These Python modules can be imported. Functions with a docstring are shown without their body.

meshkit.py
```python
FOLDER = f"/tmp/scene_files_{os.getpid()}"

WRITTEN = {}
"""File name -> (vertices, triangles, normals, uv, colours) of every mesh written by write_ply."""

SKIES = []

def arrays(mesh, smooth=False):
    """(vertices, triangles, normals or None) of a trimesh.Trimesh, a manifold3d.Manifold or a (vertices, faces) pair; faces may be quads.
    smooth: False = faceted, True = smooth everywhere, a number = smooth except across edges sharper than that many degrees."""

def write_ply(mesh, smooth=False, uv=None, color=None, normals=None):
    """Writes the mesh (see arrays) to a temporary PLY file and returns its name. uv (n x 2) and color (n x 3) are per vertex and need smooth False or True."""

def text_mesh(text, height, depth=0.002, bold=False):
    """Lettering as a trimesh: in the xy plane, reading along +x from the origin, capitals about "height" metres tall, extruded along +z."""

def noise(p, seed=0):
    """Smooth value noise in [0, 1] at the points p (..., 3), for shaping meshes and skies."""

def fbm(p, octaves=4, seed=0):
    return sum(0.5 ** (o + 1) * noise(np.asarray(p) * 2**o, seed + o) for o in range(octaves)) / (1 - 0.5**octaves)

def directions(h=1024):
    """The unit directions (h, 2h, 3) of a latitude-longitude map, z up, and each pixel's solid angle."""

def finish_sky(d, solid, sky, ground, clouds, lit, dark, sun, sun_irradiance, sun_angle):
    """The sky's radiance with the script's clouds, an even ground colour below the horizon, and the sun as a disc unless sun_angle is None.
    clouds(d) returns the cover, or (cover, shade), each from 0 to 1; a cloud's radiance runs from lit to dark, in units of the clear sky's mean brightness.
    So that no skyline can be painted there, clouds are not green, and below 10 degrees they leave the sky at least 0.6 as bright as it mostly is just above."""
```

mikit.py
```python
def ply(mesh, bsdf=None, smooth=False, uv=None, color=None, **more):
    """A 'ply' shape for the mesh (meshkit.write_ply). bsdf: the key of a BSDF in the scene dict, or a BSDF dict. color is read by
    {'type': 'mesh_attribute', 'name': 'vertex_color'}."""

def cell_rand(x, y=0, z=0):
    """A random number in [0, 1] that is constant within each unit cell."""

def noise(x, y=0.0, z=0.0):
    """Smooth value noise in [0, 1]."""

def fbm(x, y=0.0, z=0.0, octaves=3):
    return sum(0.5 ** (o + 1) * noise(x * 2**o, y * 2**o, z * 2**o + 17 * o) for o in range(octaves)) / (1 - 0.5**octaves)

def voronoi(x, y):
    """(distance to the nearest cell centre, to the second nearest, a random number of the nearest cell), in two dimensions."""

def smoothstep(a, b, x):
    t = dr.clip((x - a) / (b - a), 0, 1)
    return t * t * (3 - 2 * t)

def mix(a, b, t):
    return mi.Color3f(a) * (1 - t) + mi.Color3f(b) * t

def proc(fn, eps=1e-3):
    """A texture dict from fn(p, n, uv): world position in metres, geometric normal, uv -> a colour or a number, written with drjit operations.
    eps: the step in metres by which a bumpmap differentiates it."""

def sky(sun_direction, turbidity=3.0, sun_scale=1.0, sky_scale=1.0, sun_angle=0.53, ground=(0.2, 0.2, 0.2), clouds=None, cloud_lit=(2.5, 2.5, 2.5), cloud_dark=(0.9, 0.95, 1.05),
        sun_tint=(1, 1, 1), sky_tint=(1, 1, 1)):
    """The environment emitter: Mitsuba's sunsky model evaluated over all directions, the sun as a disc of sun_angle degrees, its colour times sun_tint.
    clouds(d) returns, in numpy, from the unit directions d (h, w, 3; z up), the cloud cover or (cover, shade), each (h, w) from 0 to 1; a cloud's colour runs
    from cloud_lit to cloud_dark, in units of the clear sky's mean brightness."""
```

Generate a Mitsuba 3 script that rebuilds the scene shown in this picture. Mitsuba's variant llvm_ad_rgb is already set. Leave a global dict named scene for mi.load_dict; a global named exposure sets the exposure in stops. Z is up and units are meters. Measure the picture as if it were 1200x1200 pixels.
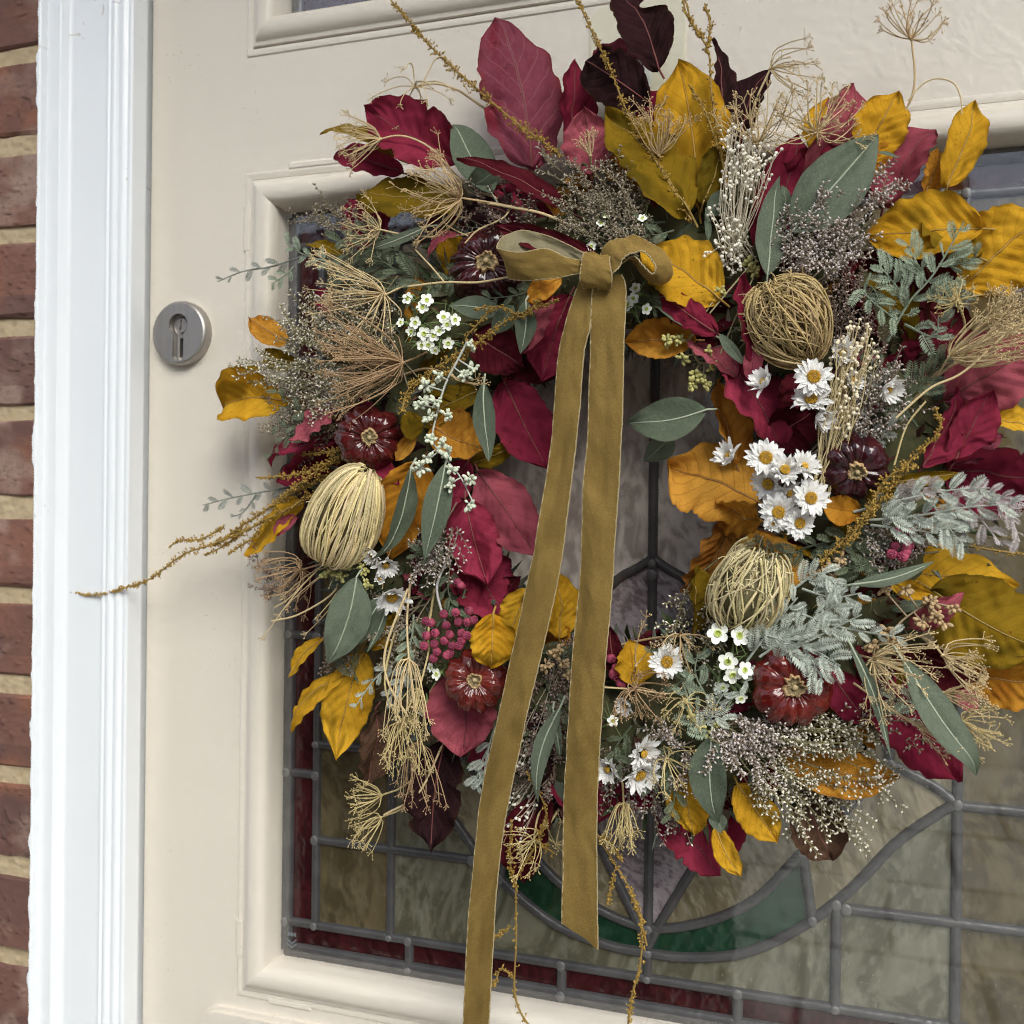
import math
import numpy as np
import trimesh
import shapely
from shapely.geometry import Polygon, LineString, Point, box as sbox
from shapely.ops import polygonize, unary_union
import drjit as dr
import mitsuba as mi
import mikit
import meshkit
from mikit import proc, noise, fbm, smoothstep, mix, cell_rand

T = mi.ScalarTransform4f
scene, labels = {}, {}

# ------------------------------------------------------------------ camera, sky, exposure
# the door's outer face is the plane y = 0, x runs along it to the right, z up; the camera stands in front (y < 0)
scene['camera'] = {'type': 'thinlens', 'fov': 53.13, 'fov_axis': 'x', 'aperture_radius': 0.0016, 'focus_distance': 0.66,
                   'near_clip': 0.02, 'far_clip': 400.0,
                   'to_world': T().look_at(origin=[0.24009, -0.71053, 0.003], target=[-0.08003, 0.23684, -0.001], up=[-0.01265, -5e-05, 0.99992])}
scene['sky'] = mikit.sky((0.42, -0.62, 0.58), turbidity=3.0, sun_scale=0.42, sun_angle=34, sky_scale=1.0, sun_tint=(.82, 1.0, 1.28),
                         clouds=lambda d: 1.0, cloud_lit=(1.35, 1.50, 1.76))
exposure = 2.95

# ------------------------------------------------------------------ helpers
rng = np.random.default_rng(11)


def numbered(key):
    if key not in scene and key not in used:
        used.add(key)
        return key
    n = count.get(key, 0)
    while True:
        n += 1
        k = f'{key}_{n:03d}'
        if k not in used:
            count[key] = n
            used.add(k)
            return k


used, count = set(), {}


def part(key, mesh, bsdf, smooth=False, label=None, uv=None, color=None, kind=None):
    k = numbered(key)
    scene[k] = mikit.ply(mesh, bsdf, smooth=smooth, uv=uv, color=color)
    if label or kind:
        labels[k] = {}
        if label:
            labels[k]['label'] = label
        if kind:
            labels[k]['kind'] = kind
    return k


def thing(key, label, cat, group=None):
    labels[key] = {'label': label, 'category': cat}
    if group:
        labels[key]['group'] = group
    used.add(key)
    return key


def unit(v):
    v = np.asarray(v, float)
    return v / (np.linalg.norm(v, axis=-1, keepdims=True) + 1e-12)


def frame(n):
    n = unit(n)
    a = unit(np.cross(n, [0, 0, 1.0] if abs(n[2]) < .9 else [1.0, 0, 0]))
    return a, np.cross(n, a), n


def spline(pts, n):
    """Catmull-Rom through the points, n samples."""
    p = np.asarray(pts, float)
    if len(p) == 2:
        t = np.linspace(0, 1, n)[:, None]
        return p[0] * (1 - t) + p[1] * t
    q = np.vstack([2 * p[0] - p[1], p, 2 * p[-1] - p[-2]])
    d = np.r_[0, np.cumsum(np.linalg.norm(np.diff(p[:, :3], axis=0), axis=1) + 1e-9)]
    s = np.linspace(0, d[-1], n)
    i = np.clip(np.searchsorted(d, s, side='right') - 1, 0, len(p) - 2)
    t = ((s - d[i]) / (d[i + 1] - d[i]))[:, None]
    a, b, c, e = q[i], q[i + 1], q[i + 2], q[i + 3]
    return .5 * (2 * b + (c - a) * t + (2 * a - 5 * b + 4 * c - e) * t ** 2 + (3 * b - a - 3 * c + e) * t ** 3)


class MB:
    """Collects pieces of one mesh, with a colour per vertex."""

    def __init__(self):
        self.v, self.f, self.c, self.n = [], [], [], 0

    def add(self, v, f, col=(1, 1, 1)):
        v = np.asarray(v, float)
        f = np.asarray(f, int)
        if f.shape[1] == 4:
            f = np.vstack([f[:, [0, 1, 2]], f[:, [0, 2, 3]]])
        self.v.append(v)
        self.f.append(f + self.n)
        self.c.append(np.broadcast_to(np.asarray(col, float), v.shape))
        self.n += len(v)

    def tube(self, p, r, col, sides=5, cap=True):
        p = np.asarray(p, float)
        t = unit(np.gradient(p, axis=0))
        a = np.cross(t, np.where(np.abs(t[:, 2:]) < .9, [0, 0, 1.0], [1.0, 0, 0]))
        a = unit(a)
        b = np.cross(t, a)
        ang = np.arange(sides) * 2 * np.pi / sides
        r = np.broadcast_to(r, (len(p),))
        v = p[:, None] + r[:, None, None] * (np.cos(ang)[None, :, None] * a[:, None] + np.sin(ang)[None, :, None] * b[:, None])
        i, j = np.meshgrid(np.arange(len(p) - 1), np.arange(sides), indexing='ij')
        q = np.stack([i * sides + j, i * sides + (j + 1) % sides, (i + 1) * sides + (j + 1) % sides, (i + 1) * sides + j], -1).reshape(-1, 4)
        self.add(v.reshape(-1, 3), q, col)

    def blob(self, c, d, length, rad, col):
        """a small pointed bud: an octahedron with its widest ring before the middle"""
        a, b, d = frame(d)
        c = np.asarray(c)
        m = c + d * length * .45
        v = [c, m + a * rad, m + b * rad, m - a * rad, m - b * rad, c + d * length]
        self.add(v, [[0, 2, 1], [0, 3, 2], [0, 4, 3], [0, 1, 4], [5, 1, 2], [5, 2, 3], [5, 3, 4], [5, 4, 1]], col)

    def ball(self, c, r, col):
        self.add(ICO_V * r + np.asarray(c), ICO_F, col)

    def mesh(self):
        return np.vstack(self.v), np.vstack(self.f)

    def build(self, key, bsdf='dried', smooth=True, label=None, kind=None):
        v, f = self.mesh()
        return part(key, (v, f), bsdf, smooth=smooth, label=label, color=np.vstack(self.c) * DRIED, kind=kind)


DRIED = 1.06
_i = trimesh.creation.icosphere(subdivisions=1)
ICO_V, ICO_F = np.array(_i.vertices), np.array(_i.faces)
_i = trimesh.creation.icosphere(subdivisions=2)
ICO2_V, ICO2_F = np.array(_i.vertices), np.array(_i.faces)


def mm(p):
    return np.asarray(p, float) / 1000.0


def grid_faces(nu, nv):
    i, j = np.meshgrid(np.arange(nu - 1), np.arange(nv - 1), indexing='ij')
    return np.stack([i * nv + j, (i + 1) * nv + j, (i + 1) * nv + j + 1, i * nv + j + 1], -1).reshape(-1, 4)


def extrude(poly, y0, y1):
    """a polygon in (x, z), metres, as a solid between the depths y0 < y1"""
    ms = []
    for g in getattr(poly, 'geoms', [poly]):
        m = trimesh.creation.extrude_polygon(g, y1 - y0, engine='earcut')
        v = np.array(m.vertices)
        ms.append(trimesh.Trimesh(np.c_[v[:, 0], y0 + v[:, 2], v[:, 1]], np.array(m.faces)[:, ::-1], process=False))
    return trimesh.util.concatenate(ms)


def rect_ring(x0, x1, z0, z1, prof):
    """a mitred moulding round an opening; prof: (distance outside the opening, y), metres"""
    v = []
    for o, y in prof:
        v += [(x0 - o, y, z0 - o), (x1 + o, y, z0 - o), (x1 + o, y, z1 + o), (x0 - o, y, z1 + o)]
    f = []
    for k in range(len(prof) - 1):
        for c in range(4):
            f.append((k * 4 + c, k * 4 + (c + 1) % 4, k * 4 + 4 + (c + 1) % 4, k * 4 + 4 + c))
    f = np.array(f)
    vv = np.array(v)
    # four separate sides so that the mitres stay sharp
    V, F = [], []
    for c in range(4):
        ids = f[np.arange(len(prof) - 1) * 4 + c]
        used_ids, inv = np.unique(ids, return_inverse=True)
        F.append(inv.reshape(ids.shape) + sum(map(len, V)))
        V.append(vv[used_ids])
    return np.vstack(V), np.vstack(F)


def chamfer_box(x0, x1, y0, y1, z0, z1, c, jit=0.0, r=None):
    pts = []
    for sx in (0, 1):
        for sy in (0, 1):
            for sz in (0, 1):
                x, y, z = (x0, x1)[sx], (y0, y1)[sy], (z0, z1)[sz]
                dx, dy, dz = (c, -c)[sx], (c, -c)[sy], (c, -c)[sz]
                pts += [(x, y + dy, z + dz), (x + dx, y, z + dz), (x + dx, y + dy, z)]
    pts = np.array(pts)
    if jit:
        pts = pts + r.normal(0, jit, pts.shape)
    m = trimesh.convex.convex_hull(pts)
    return m


# ------------------------------------------------------------------ materials
def solid(col, rough=.5, spec=.4, **more):
    return {'type': 'twosided', 'bsdf': {'type': 'principled', 'base_color': {'type': 'rgb', 'value': list(col)}, 'roughness': rough, 'specular': spec, **more}}


def bumped(fn_h, col, rough, spec=.4, eps=1e-3, **more):
    return {'type': 'twosided', 'bsdf': {'type': 'bumpmap', 'arbitrary': proc(fn_h, eps), 'scale': 1.0,
            'bsdf': {'type': 'principled', 'base_color': col, 'roughness': rough, 'specular': spec, **more}}}


def door_h(p, n, uv):
    return 0.00042 * fbm(p.x * 300, p.z * 300, p.y * 300, 2) + 0.0001 * noise(p.x * 90, p.z * 12)


def door_c(p, n, uv):
    t = fbm(p.x * 9, p.z * 6, 3.0, 3)
    s = smoothstep(.92, .95, noise(p.x * 620, p.z * 560, 5.0)) * smoothstep(.76, .82, noise(p.x * 27, p.z * 25, 9.0))
    return mix(mix((.575, .522, .452), (.61, .557, .482), t), (.36, .32, .26), s * .5)


scene['door_paint'] = bumped(door_h, proc(door_c), .42)


def frame_h(p, n, uv):
    return 0.00016 * fbm(p.x * 700, p.z * 25, p.y * 700, 2) + 0.00012 * noise(p.x * 60, p.z * 18)


def frame_c(p, n, uv):
    t = fbm(p.x * 20, p.z * 5, p.y * 20, 3)
    s = smoothstep(.9, .93, noise(p.x * 250, p.z * 230, 2.0)) * smoothstep(.7, .78, noise(p.x * 14, p.z * 12, 4.0))
    return mix(mix((.655, .675, .705), (.705, .722, .748), t), (.42, .38, .33), s * .6)


scene['white_gloss'] = bumped(frame_h, proc(frame_c), .28, .5)


def brick_h(p, n, uv):
    return 0.0016 * fbm(p.x * 130, p.z * 130, p.y * 130, 3) + 0.0012 * smoothstep(.62, .8, noise(p.x * 220, p.z * 220, p.y * 220))


def brick_c(p, n, uv):
    r = cell_rand(dr.floor((p.z + 2) / .075), 3)
    a = fbm(p.x * 34, p.z * 34, p.y * 34, 3)
    b = fbm(p.x * 260, p.z * 420, 4.0, 3)
    c = mix((.098, .054, .048), (.170, .082, .063), r)
    c = mix(c, (.22, .095, .058), smoothstep(.45, .75, fbm(p.x * 22, p.z * 22, 9.0, 2)) * cell_rand(dr.floor((p.z + 2) / .075), 5))
    c = mix(c, (.29, .20, .165), smoothstep(.48, .70, a) * (.35 + .5 * cell_rand(dr.floor((p.z + 2) / .075), 8)))
    return mix(c, (.10, .055, .045), smoothstep(.5, .8, b) * .35)


scene['brick_clay'] = bumped(brick_h, proc(brick_c), .8, .2)


def mortar_h(p, n, uv):
    return 0.003 * fbm(p.x * 260, p.z * 260, p.y * 260, 3)


scene['mortar_sand'] = bumped(mortar_h, proc(lambda p, n, uv: mix((.33, .25, .15), (.46, .37, .25), fbm(p.x * 180, p.z * 180, p.y * 180, 3))), .95, .1)


def glass_bsdf(a, b, c, fx, fz, lean=0.0, bump=.0018):
    """one sheet of rolled cathedral glass: streaks of two tints, seeds, a wavy surface"""
    def col(p, n, uv):
        x = p.x + lean * p.z
        w = fbm(p.x * 22, p.z * 22, 7.0, 2)
        t = .45 * fbm(x * fx + w * 4, p.z * fz + w * 3, 1.0, 3) + .55 * fbm(x * fx * 4.2 + w * 5, p.z * fz * 3.4 + w * 9, 6.0, 3)
        k = mix(a, b, smoothstep(.34, .66, t))
        seed = smoothstep(.93, .96, noise(x * 420, p.z * 330, 4.0)) * smoothstep(.5, .7, noise(x * 30, p.z * 30, 8.0))
        return mix(k, c, .35 * smoothstep(.5, .8, fbm(x * fx * 4.5, p.z * fz * 4.5, 11.0, 3)) + .5 * seed)

    def h(p, n, uv):
        x = p.x + lean * p.z
        return bump * .35 * fbm(x * fx * 3.0, p.z * fz * 2.6, 2.0, 3)
    return bumped(h, proc(col), .16, .6)


scene['glass_red'] = glass_bsdf((.022, .004, .005), (.042, .007, .009), (.065, .015, .016), 60, 40)
scene['glass_amber'] = glass_bsdf((.060, .046, .024), (.115, .090, .048), (.16, .135, .085), 40, 20, .15)
scene['glass_olive'] = glass_bsdf((.085, .080, .052), (.160, .152, .108), (.24, .235, .185), 44, 26, -.15)
scene['glass_green'] = glass_bsdf((.005, .028, .014), (.012, .046, .024), (.03, .07, .04), 40, 40)
scene['glass_clear'] = glass_bsdf((.34, .29, .255), (.62, .555, .50), (.72, .67, .62), 46, 28, .1, .0024)
scene['glass_lilac'] = glass_bsdf((.17, .132, .145), (.36, .305, .32), (.50, .45, .46), 84, 62, .5, .0026)
scene['glass_gold'] = glass_bsdf((.14, .115, .068), (.275, .235, .155), (.38, .34, .245), 60, 30, .4, .0026)
scene['lead'] = bumped(lambda p, n, uv: .0006 * fbm(p.x * 300, p.z * 300, p.y * 300, 2), proc(lambda p, n, uv: mix((.050, .048, .050), (.090, .087, .088), fbm(p.x * 90, p.z * 90, 2.0, 3))), .36, .5, metallic=.1)
scene['solder'] = solid((.15, .145, .145), .42, .5, metallic=.3)
scene['spacer'] = solid((.022, .025, .032), .4, .4)
scene['float_glass'] = {'type': 'thindielectric', 'int_ior': 1.52}
scene['nickel'] = {'type': 'twosided', 'bsdf': {'type': 'principled', 'base_color': proc(lambda p, n, uv: mix((.36, .335, .31), (.43, .40, .375), fbm(p.x * 400, p.z * 60, 1.0, 2))), 'roughness': .46, 'metallic': .9, 'specular': .5}}
scene['black_slot'] = solid((.012, .012, .012), .5, .2)
scene['rubber'] = solid((.03, .03, .03), .7, .2)
scene['etched'] = solid((.13, .14, .15), .6, .3)
scene['hook_plastic'] = solid((.56, .525, .40), .25, .5)
scene['hook_grey'] = solid((.40, .41, .38), .2, .5)


# leaves: uv.x = 10 * leaf number + kind + 0.05 + 0.9 * (place along the leaf), uv.y across
KINDS = 'RDPMBYOTCEK'
PAL = {  # two base tints, vein, blotch
    'R': ((.155, .013, .031), (.300, .036, .070), (.19, .020, .040), (.095, .009, .018)),
    'D': ((.055, .007, .011), (.095, .012, .019), (.105, .021, .027), (.036, .006, .008)),
    'P': ((.28, .058, .080), (.39, .098, .122), (.18, .028, .046), (.22, .050, .068)),
    'M': ((.125, .021, .038), (.205, .052, .074), (.27, .105, .13), (.18, .018, .030)),
    'B': ((.020, .009, .011), (.038, .015, .017), (.058, .028, .028), (.015, .008, .008)),
    'Y': ((.45, .215, .012), (.64, .365, .032), (.30, .130, .010), (.235, .135, .012)),
    'O': ((.12, .078, .008), (.235, .140, .012), (.145, .085, .010), (.080, .057, .007)),
    'T': ((.40, .170, .018), (.60, .295, .050), (.24, .090, .012), (.30, .105, .014)),
    'C': ((.33, .140, .032), (.44, .205, .050), (.18, .062, .013), (.34, .115, .02)),
    'E': ((.098, .122, .084), (.140, .165, .122), (.29, .32, .23), (.084, .108, .076)),
    'K': ((.075, .040, .026), (.12, .068, .046), (.145, .092, .064), (.056, .030, .02)),
}


def leaf_c(p, n, uv):
    i = dr.floor(uv.x)
    num = dr.floor(i / 10.99999)
    k = i - num * 11
    u = (uv.x - i - .05) / .9
    s = (uv.y - .5) * 2
    a, b, v, d = mi.Color3f(0), mi.Color3f(0), mi.Color3f(0), mi.Color3f(0)
    for j, c in enumerate(KINDS):
        on = dr.abs(k - j) < .5
        A, B, V, D = PAL[c]
        a = dr.select(on, mi.Color3f(A), a)
        b = dr.select(on, mi.Color3f(B), b)
        v = dr.select(on, mi.Color3f(V), v)
        d = dr.select(on, mi.Color3f(D), d)
    r = cell_rand(num, 5)
    t = fbm(p.x * 45 + num * 3.7, p.z * 45, p.y * 45, 3)
    base = mix(a, b, dr.clip(t * 1.3 - .15 + (r - .5) * .8, 0, 1))
    blot = smoothstep(.52, .72, fbm(u * 3 + num * 1.9, s * 1.6 + 7.3, r * 40, 3))
    base = mix(base, d, blot * .8)
    euc = dr.abs(k - 9) < .5
    nv = dr.select(euc, 13.0, 8.0)
    ph = u * nv - dr.abs(s) * dr.select(euc, 1.6, 2.3) + .12 * (noise(u * 9, s * 6, num) - .5)
    fr = dr.abs(ph - dr.floor(ph + .5))
    vein = (1 - smoothstep(.02, .07, fr)) * dr.select(euc, .12, .5) * (1 - smoothstep(.75, 1.0, dr.abs(s)))
    fine = smoothstep(.62, .7, noise(u * 60, s * 34, num)) * .16
    mid = (1 - smoothstep(.018, .05, dr.abs(s) * (1.2 - u * .5))) * dr.select(euc, .9, .8)
    c = mix(base, v, dr.maximum(dr.maximum(vein, mid), fine))
    spots = smoothstep(.90, .93, noise(u * 44 + num * 7, s * 30, 2.0)) * smoothstep(.5, .65, noise(u * 6, s * 4, num)) * dr.select(euc, .2, .8)
    c = mix(c, (.07, .025, .012), spots * smoothstep(.35, .6, cell_rand(num, 9)))
    rim = smoothstep(.86, 1.0, dr.abs(s) + .22 * (fbm(u * 11, num, s * 3, 3) - .5)) * dr.select(euc, .08, .6)
    return mix(c, d * .8 + mi.Color3f(.03, .014, .004), rim)


scene['leaf'] = {'type': 'principledthin', 'base_color': proc(leaf_c), 'roughness': .31, 'spec_trans': 0.0, 'diff_trans': .40, 'eta': 1.46}
scene['dried'] = {'type': 'twosided', 'bsdf': {'type': 'principled', 'base_color': {'type': 'mesh_attribute', 'name': 'vertex_color'}, 'roughness': .65, 'specular': .25}}
scene['petal'] = {'type': 'principledthin', 'base_color': {'type': 'rgb', 'value': [.80, .79, .77]}, 'roughness': .5, 'diff_trans': .5, 'eta': 1.4}


def pod(a, b, c):
    def col(p, n, uv):
        t = fbm(p.x * 120, p.z * 120, p.y * 120, 3)
        k = mix(a, b, smoothstep(.35, .7, t))
        return mix(k, c, smoothstep(.70, .80, noise(p.x * 500, p.z * 500, p.y * 500)) * .35)
    return bumped(lambda p, n, uv: .0008 * fbm(p.x * 230, p.z * 230, p.y * 230, 3), proc(col), .15, .5)


scene['pod_black'] = pod((.020, .004, .005), (.045, .007, .009), (.09, .02, .016))
scene['pod_maroon'] = pod((.042, .004, .005), (.080, .009, .009), (.12, .025, .02))
scene['pod_plum'] = pod((.020, .003, .005), (.040, .005, .008), (.07, .012, .013))
scene['pod_red'] = pod((.075, .008, .006), (.125, .016, .011), (.17, .035, .025))
scene['pod_bright'] = pod((.075, .006, .005), (.125, .013, .008), (.18, .04, .025))


def velvet_c(p, n, uv):
    w = noise(uv.x * 90, uv.y * 70) * .3 + noise(uv.x * 70, uv.y * 240, 3.0) * .3 + fbm(uv.x * 1.6, uv.y * 1.4, 5.0, 4) * .4
    return mix((.122, .076, .020), (.212, .140, .043), dr.clip(w * 2.6 - .80, 0, 1))


scene['velvet'] = {'type': 'twosided', 'bsdf': {'type': 'principled', 'base_color': proc(velvet_c), 'roughness': .9, 'specular': .1, 'sheen': 1.0, 'sheen_tint': .6}}
scene['velvet_back'] = {'type': 'twosided', 'bsdf': {'type': 'principled', 'base_color': proc(lambda p, n, uv: mix((.155, .130, .070), (.21, .18, .105), noise(uv.x * 700, uv.y * 90))), 'roughness': .6, 'specular': .3, 'sheen': .4}}
scene['velvet_edge'] = solid((.32, .255, .145), .7, .2, sheen=.5)


def slab_c(p, n, uv):
    r = cell_rand(dr.floor((p.x + 40) / .46), dr.floor((p.y + 40) / .61), 2)
    return mix(mix((.26, .255, .225), (.44, .43, .385), r), (.19, .185, .165), smoothstep(.5, .7, fbm(p.x * 9, p.y * 9, 0.0, 4)) * .6)


scene['paving'] = {'type': 'principled', 'base_color': proc(slab_c), 'roughness': .85, 'specular': .2}
scene['soil'] = {'type': 'principled', 'base_color': proc(lambda p, n, uv: mix((.19, .175, .15), (.27, .25, .215), fbm(p.x * 20, p.y * 20, 0.0, 3))), 'roughness': .95}
scene['hedge_leaf'] = {'type': 'principledthin', 'base_color': proc(lambda p, n, uv: mix((.025, .045, .015), (.07, .10, .03), cell_rand(dr.floor(p.x * 30), dr.floor(p.y * 30), dr.floor(p.z * 30)))), 'roughness': .5, 'diff_trans': .5}
scene['render_cream'] = solid((.40, .35, .28), .9, .1)
scene['roof_tile'] = solid((.20, .085, .055), .85, .1)
scene['dark_timber'] = solid((.05, .035, .025), .8, .2)
scene['porch_wood'] = solid((.46, .33, .20), .55, .3)
scene['moss'] = {'type': 'twosided', 'bsdf': {'type': 'principled', 'base_color': proc(lambda p, n, uv: mix((.045, .050, .022), (.105, .095, .050), fbm(p.x * 160, p.z * 160, p.y * 160, 3))), 'roughness': .95, 'specular': .1}}

# ------------------------------------------------------------------ outside: path, hedge, side wall, porch (what the glass mirrors and what shades the door)
GZ = -1.22
g = trimesh.creation.box([160, 160, .2])
g.apply_translation([0, -70, GZ - .16])
scene['ground'] = mikit.ply(g, 'soil')
labels['ground'] = {'label': 'pale gravel drive around the path', 'kind': 'structure'}
b = trimesh.creation.box([5.2, 6.4, .08])
b.apply_translation([.7, -3.0, GZ - .075])
scene['path'] = mikit.ply(b, 'soil')
labels['path'] = {'label': 'paved path of pale stone slabs before the door', 'kind': 'structure'}
r_ = np.random.default_rng(3)
for j in range(10):
    for i in range(11):
        x0 = -1.86 + i * .46 + (j % 2) * .23 - .1
        y0 = .16 - (j + 1) * .61
        part('path__slab', chamfer_box(x0 + .013, x0 + .447, y0 + .013, y0 + .597, GZ - .04, GZ + r_.uniform(-.003, .003), .006), 'paving')

thing('garden_fence', 'dark stained board fence at the left edge of the path', 'fence')
for k in range(15):
    x0 = -2.02 + k * .134
    part('garden_fence__board', chamfer_box(x0, x0 + .13, -1.60, -1.578, GZ, .70 + r_.uniform(-.01, .01), .003), 'dark_timber')
part('garden_fence__rail', chamfer_box(-2.02, -.012, -1.64, -1.602, -.40, -.33, .004), 'dark_timber')
part('garden_fence__rail', chamfer_box(-2.02, -.012, -1.64, -1.602, -1.0, -.93, .004), 'dark_timber')
part('garden_fence__rail', chamfer_box(-2.02, -.012, -1.64, -1.602, .45, .52, .004), 'dark_timber')

thing('hedge', 'dark clipped evergreen hedge across the garden', 'hedge')
n_ = 9000
hx = r_.uniform(1.4, 12, n_)
hz = GZ + r_.uniform(0, 1, n_) ** .7 * (1.0 + .25 * meshkit.noise(np.c_[hx * 1.3, hx * 0, hx * 0]))
hy = -7.6 + r_.normal(0, .28, n_)
c_ = np.c_[hx, hy, hz]
a_, b_ = unit(r_.normal(size=(n_, 3))), unit(r_.normal(size=(n_, 3)))
sz = r_.uniform(.05, .10, (n_, 1))
v_ = np.stack([c_ - a_ * sz, c_ + b_ * sz * .5, c_ + a_ * sz, c_ - b_ * sz * .5], 1).reshape(-1, 3)
f_ = (np.arange(n_)[:, None] * 4 + np.array([[0, 1, 2, 3]]))
part('hedge__foliage', (v_, f_), 'hedge_leaf', kind='stuff')
part('hedge__core', chamfer_box(1.5, 12, -7.75, -7.45, GZ, GZ + .9, .1), 'hedge_leaf')

thing('opposite_house', 'cream rendered house with a tiled roof across the drive', 'house')
part('opposite_house__wall', chamfer_box(2.6, 14, -24, -17, GZ, GZ + 4.3, .02), 'render_cream')
rv = np.array([(2.2, -24.4, GZ + 4.3), (14.4, -24.4, GZ + 4.3), (14.4, -16.6, GZ + 4.3), (2.2, -16.6, GZ + 4.3), (3.6, -20.5, GZ + 5.9), (13, -20.5, GZ + 5.9)])
part('opposite_house__roof', trimesh.convex.convex_hull(rv), 'roof_tile')
for x in (4.4, 8.3, 12.2):
    for z in (GZ + .9, GZ + 2.8):
        nm = part('opposite_house__window', chamfer_box(x - .75, x + .75, -17.0, -16.94, z, z + 1.3, .01), 'white_gloss')
        part(nm + '__pane', chamfer_box(x - .66, x + .66, -16.95, -16.93, z + .09, z + 1.21, .004), 'spacer')
# our own house above and beside the porch: it keeps the door in the shade
thing('upper_storey', 'brick upper storey above the front door', 'house wall')
part('upper_storey__wall', chamfer_box(-6, 6, .16, .5, 1.04, 4.3, .01), 'brick_clay')
part('upper_storey__eaves', chamfer_box(-6.2, 6.2, -.25, .5, 4.3, 4.45, .01), 'porch_wood')
part('upper_storey__lower_wall', chamfer_box(.62, 6, -.03, .4, GZ, 1.04, .01), 'brick_clay')
part('upper_storey__left_wall', chamfer_box(-6, -1.45, -.03, .4, GZ, 1.04, .01), 'brick_clay')

thing('porch_canopy', 'timber porch canopy above the door', 'canopy')
part('porch_canopy__roof', chamfer_box(-.95, 1.25, -.70, .05, 1.06, 1.16, .01), 'porch_wood')
part('porch_canopy__bracket', chamfer_box(-.80, -.74, -.50, -.04, .98, 1.06, .008), 'porch_wood')
part('porch_canopy__bracket', chamfer_box(1.02, 1.08, -.50, -.04, .98, 1.06, .008), 'porch_wood')

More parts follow.
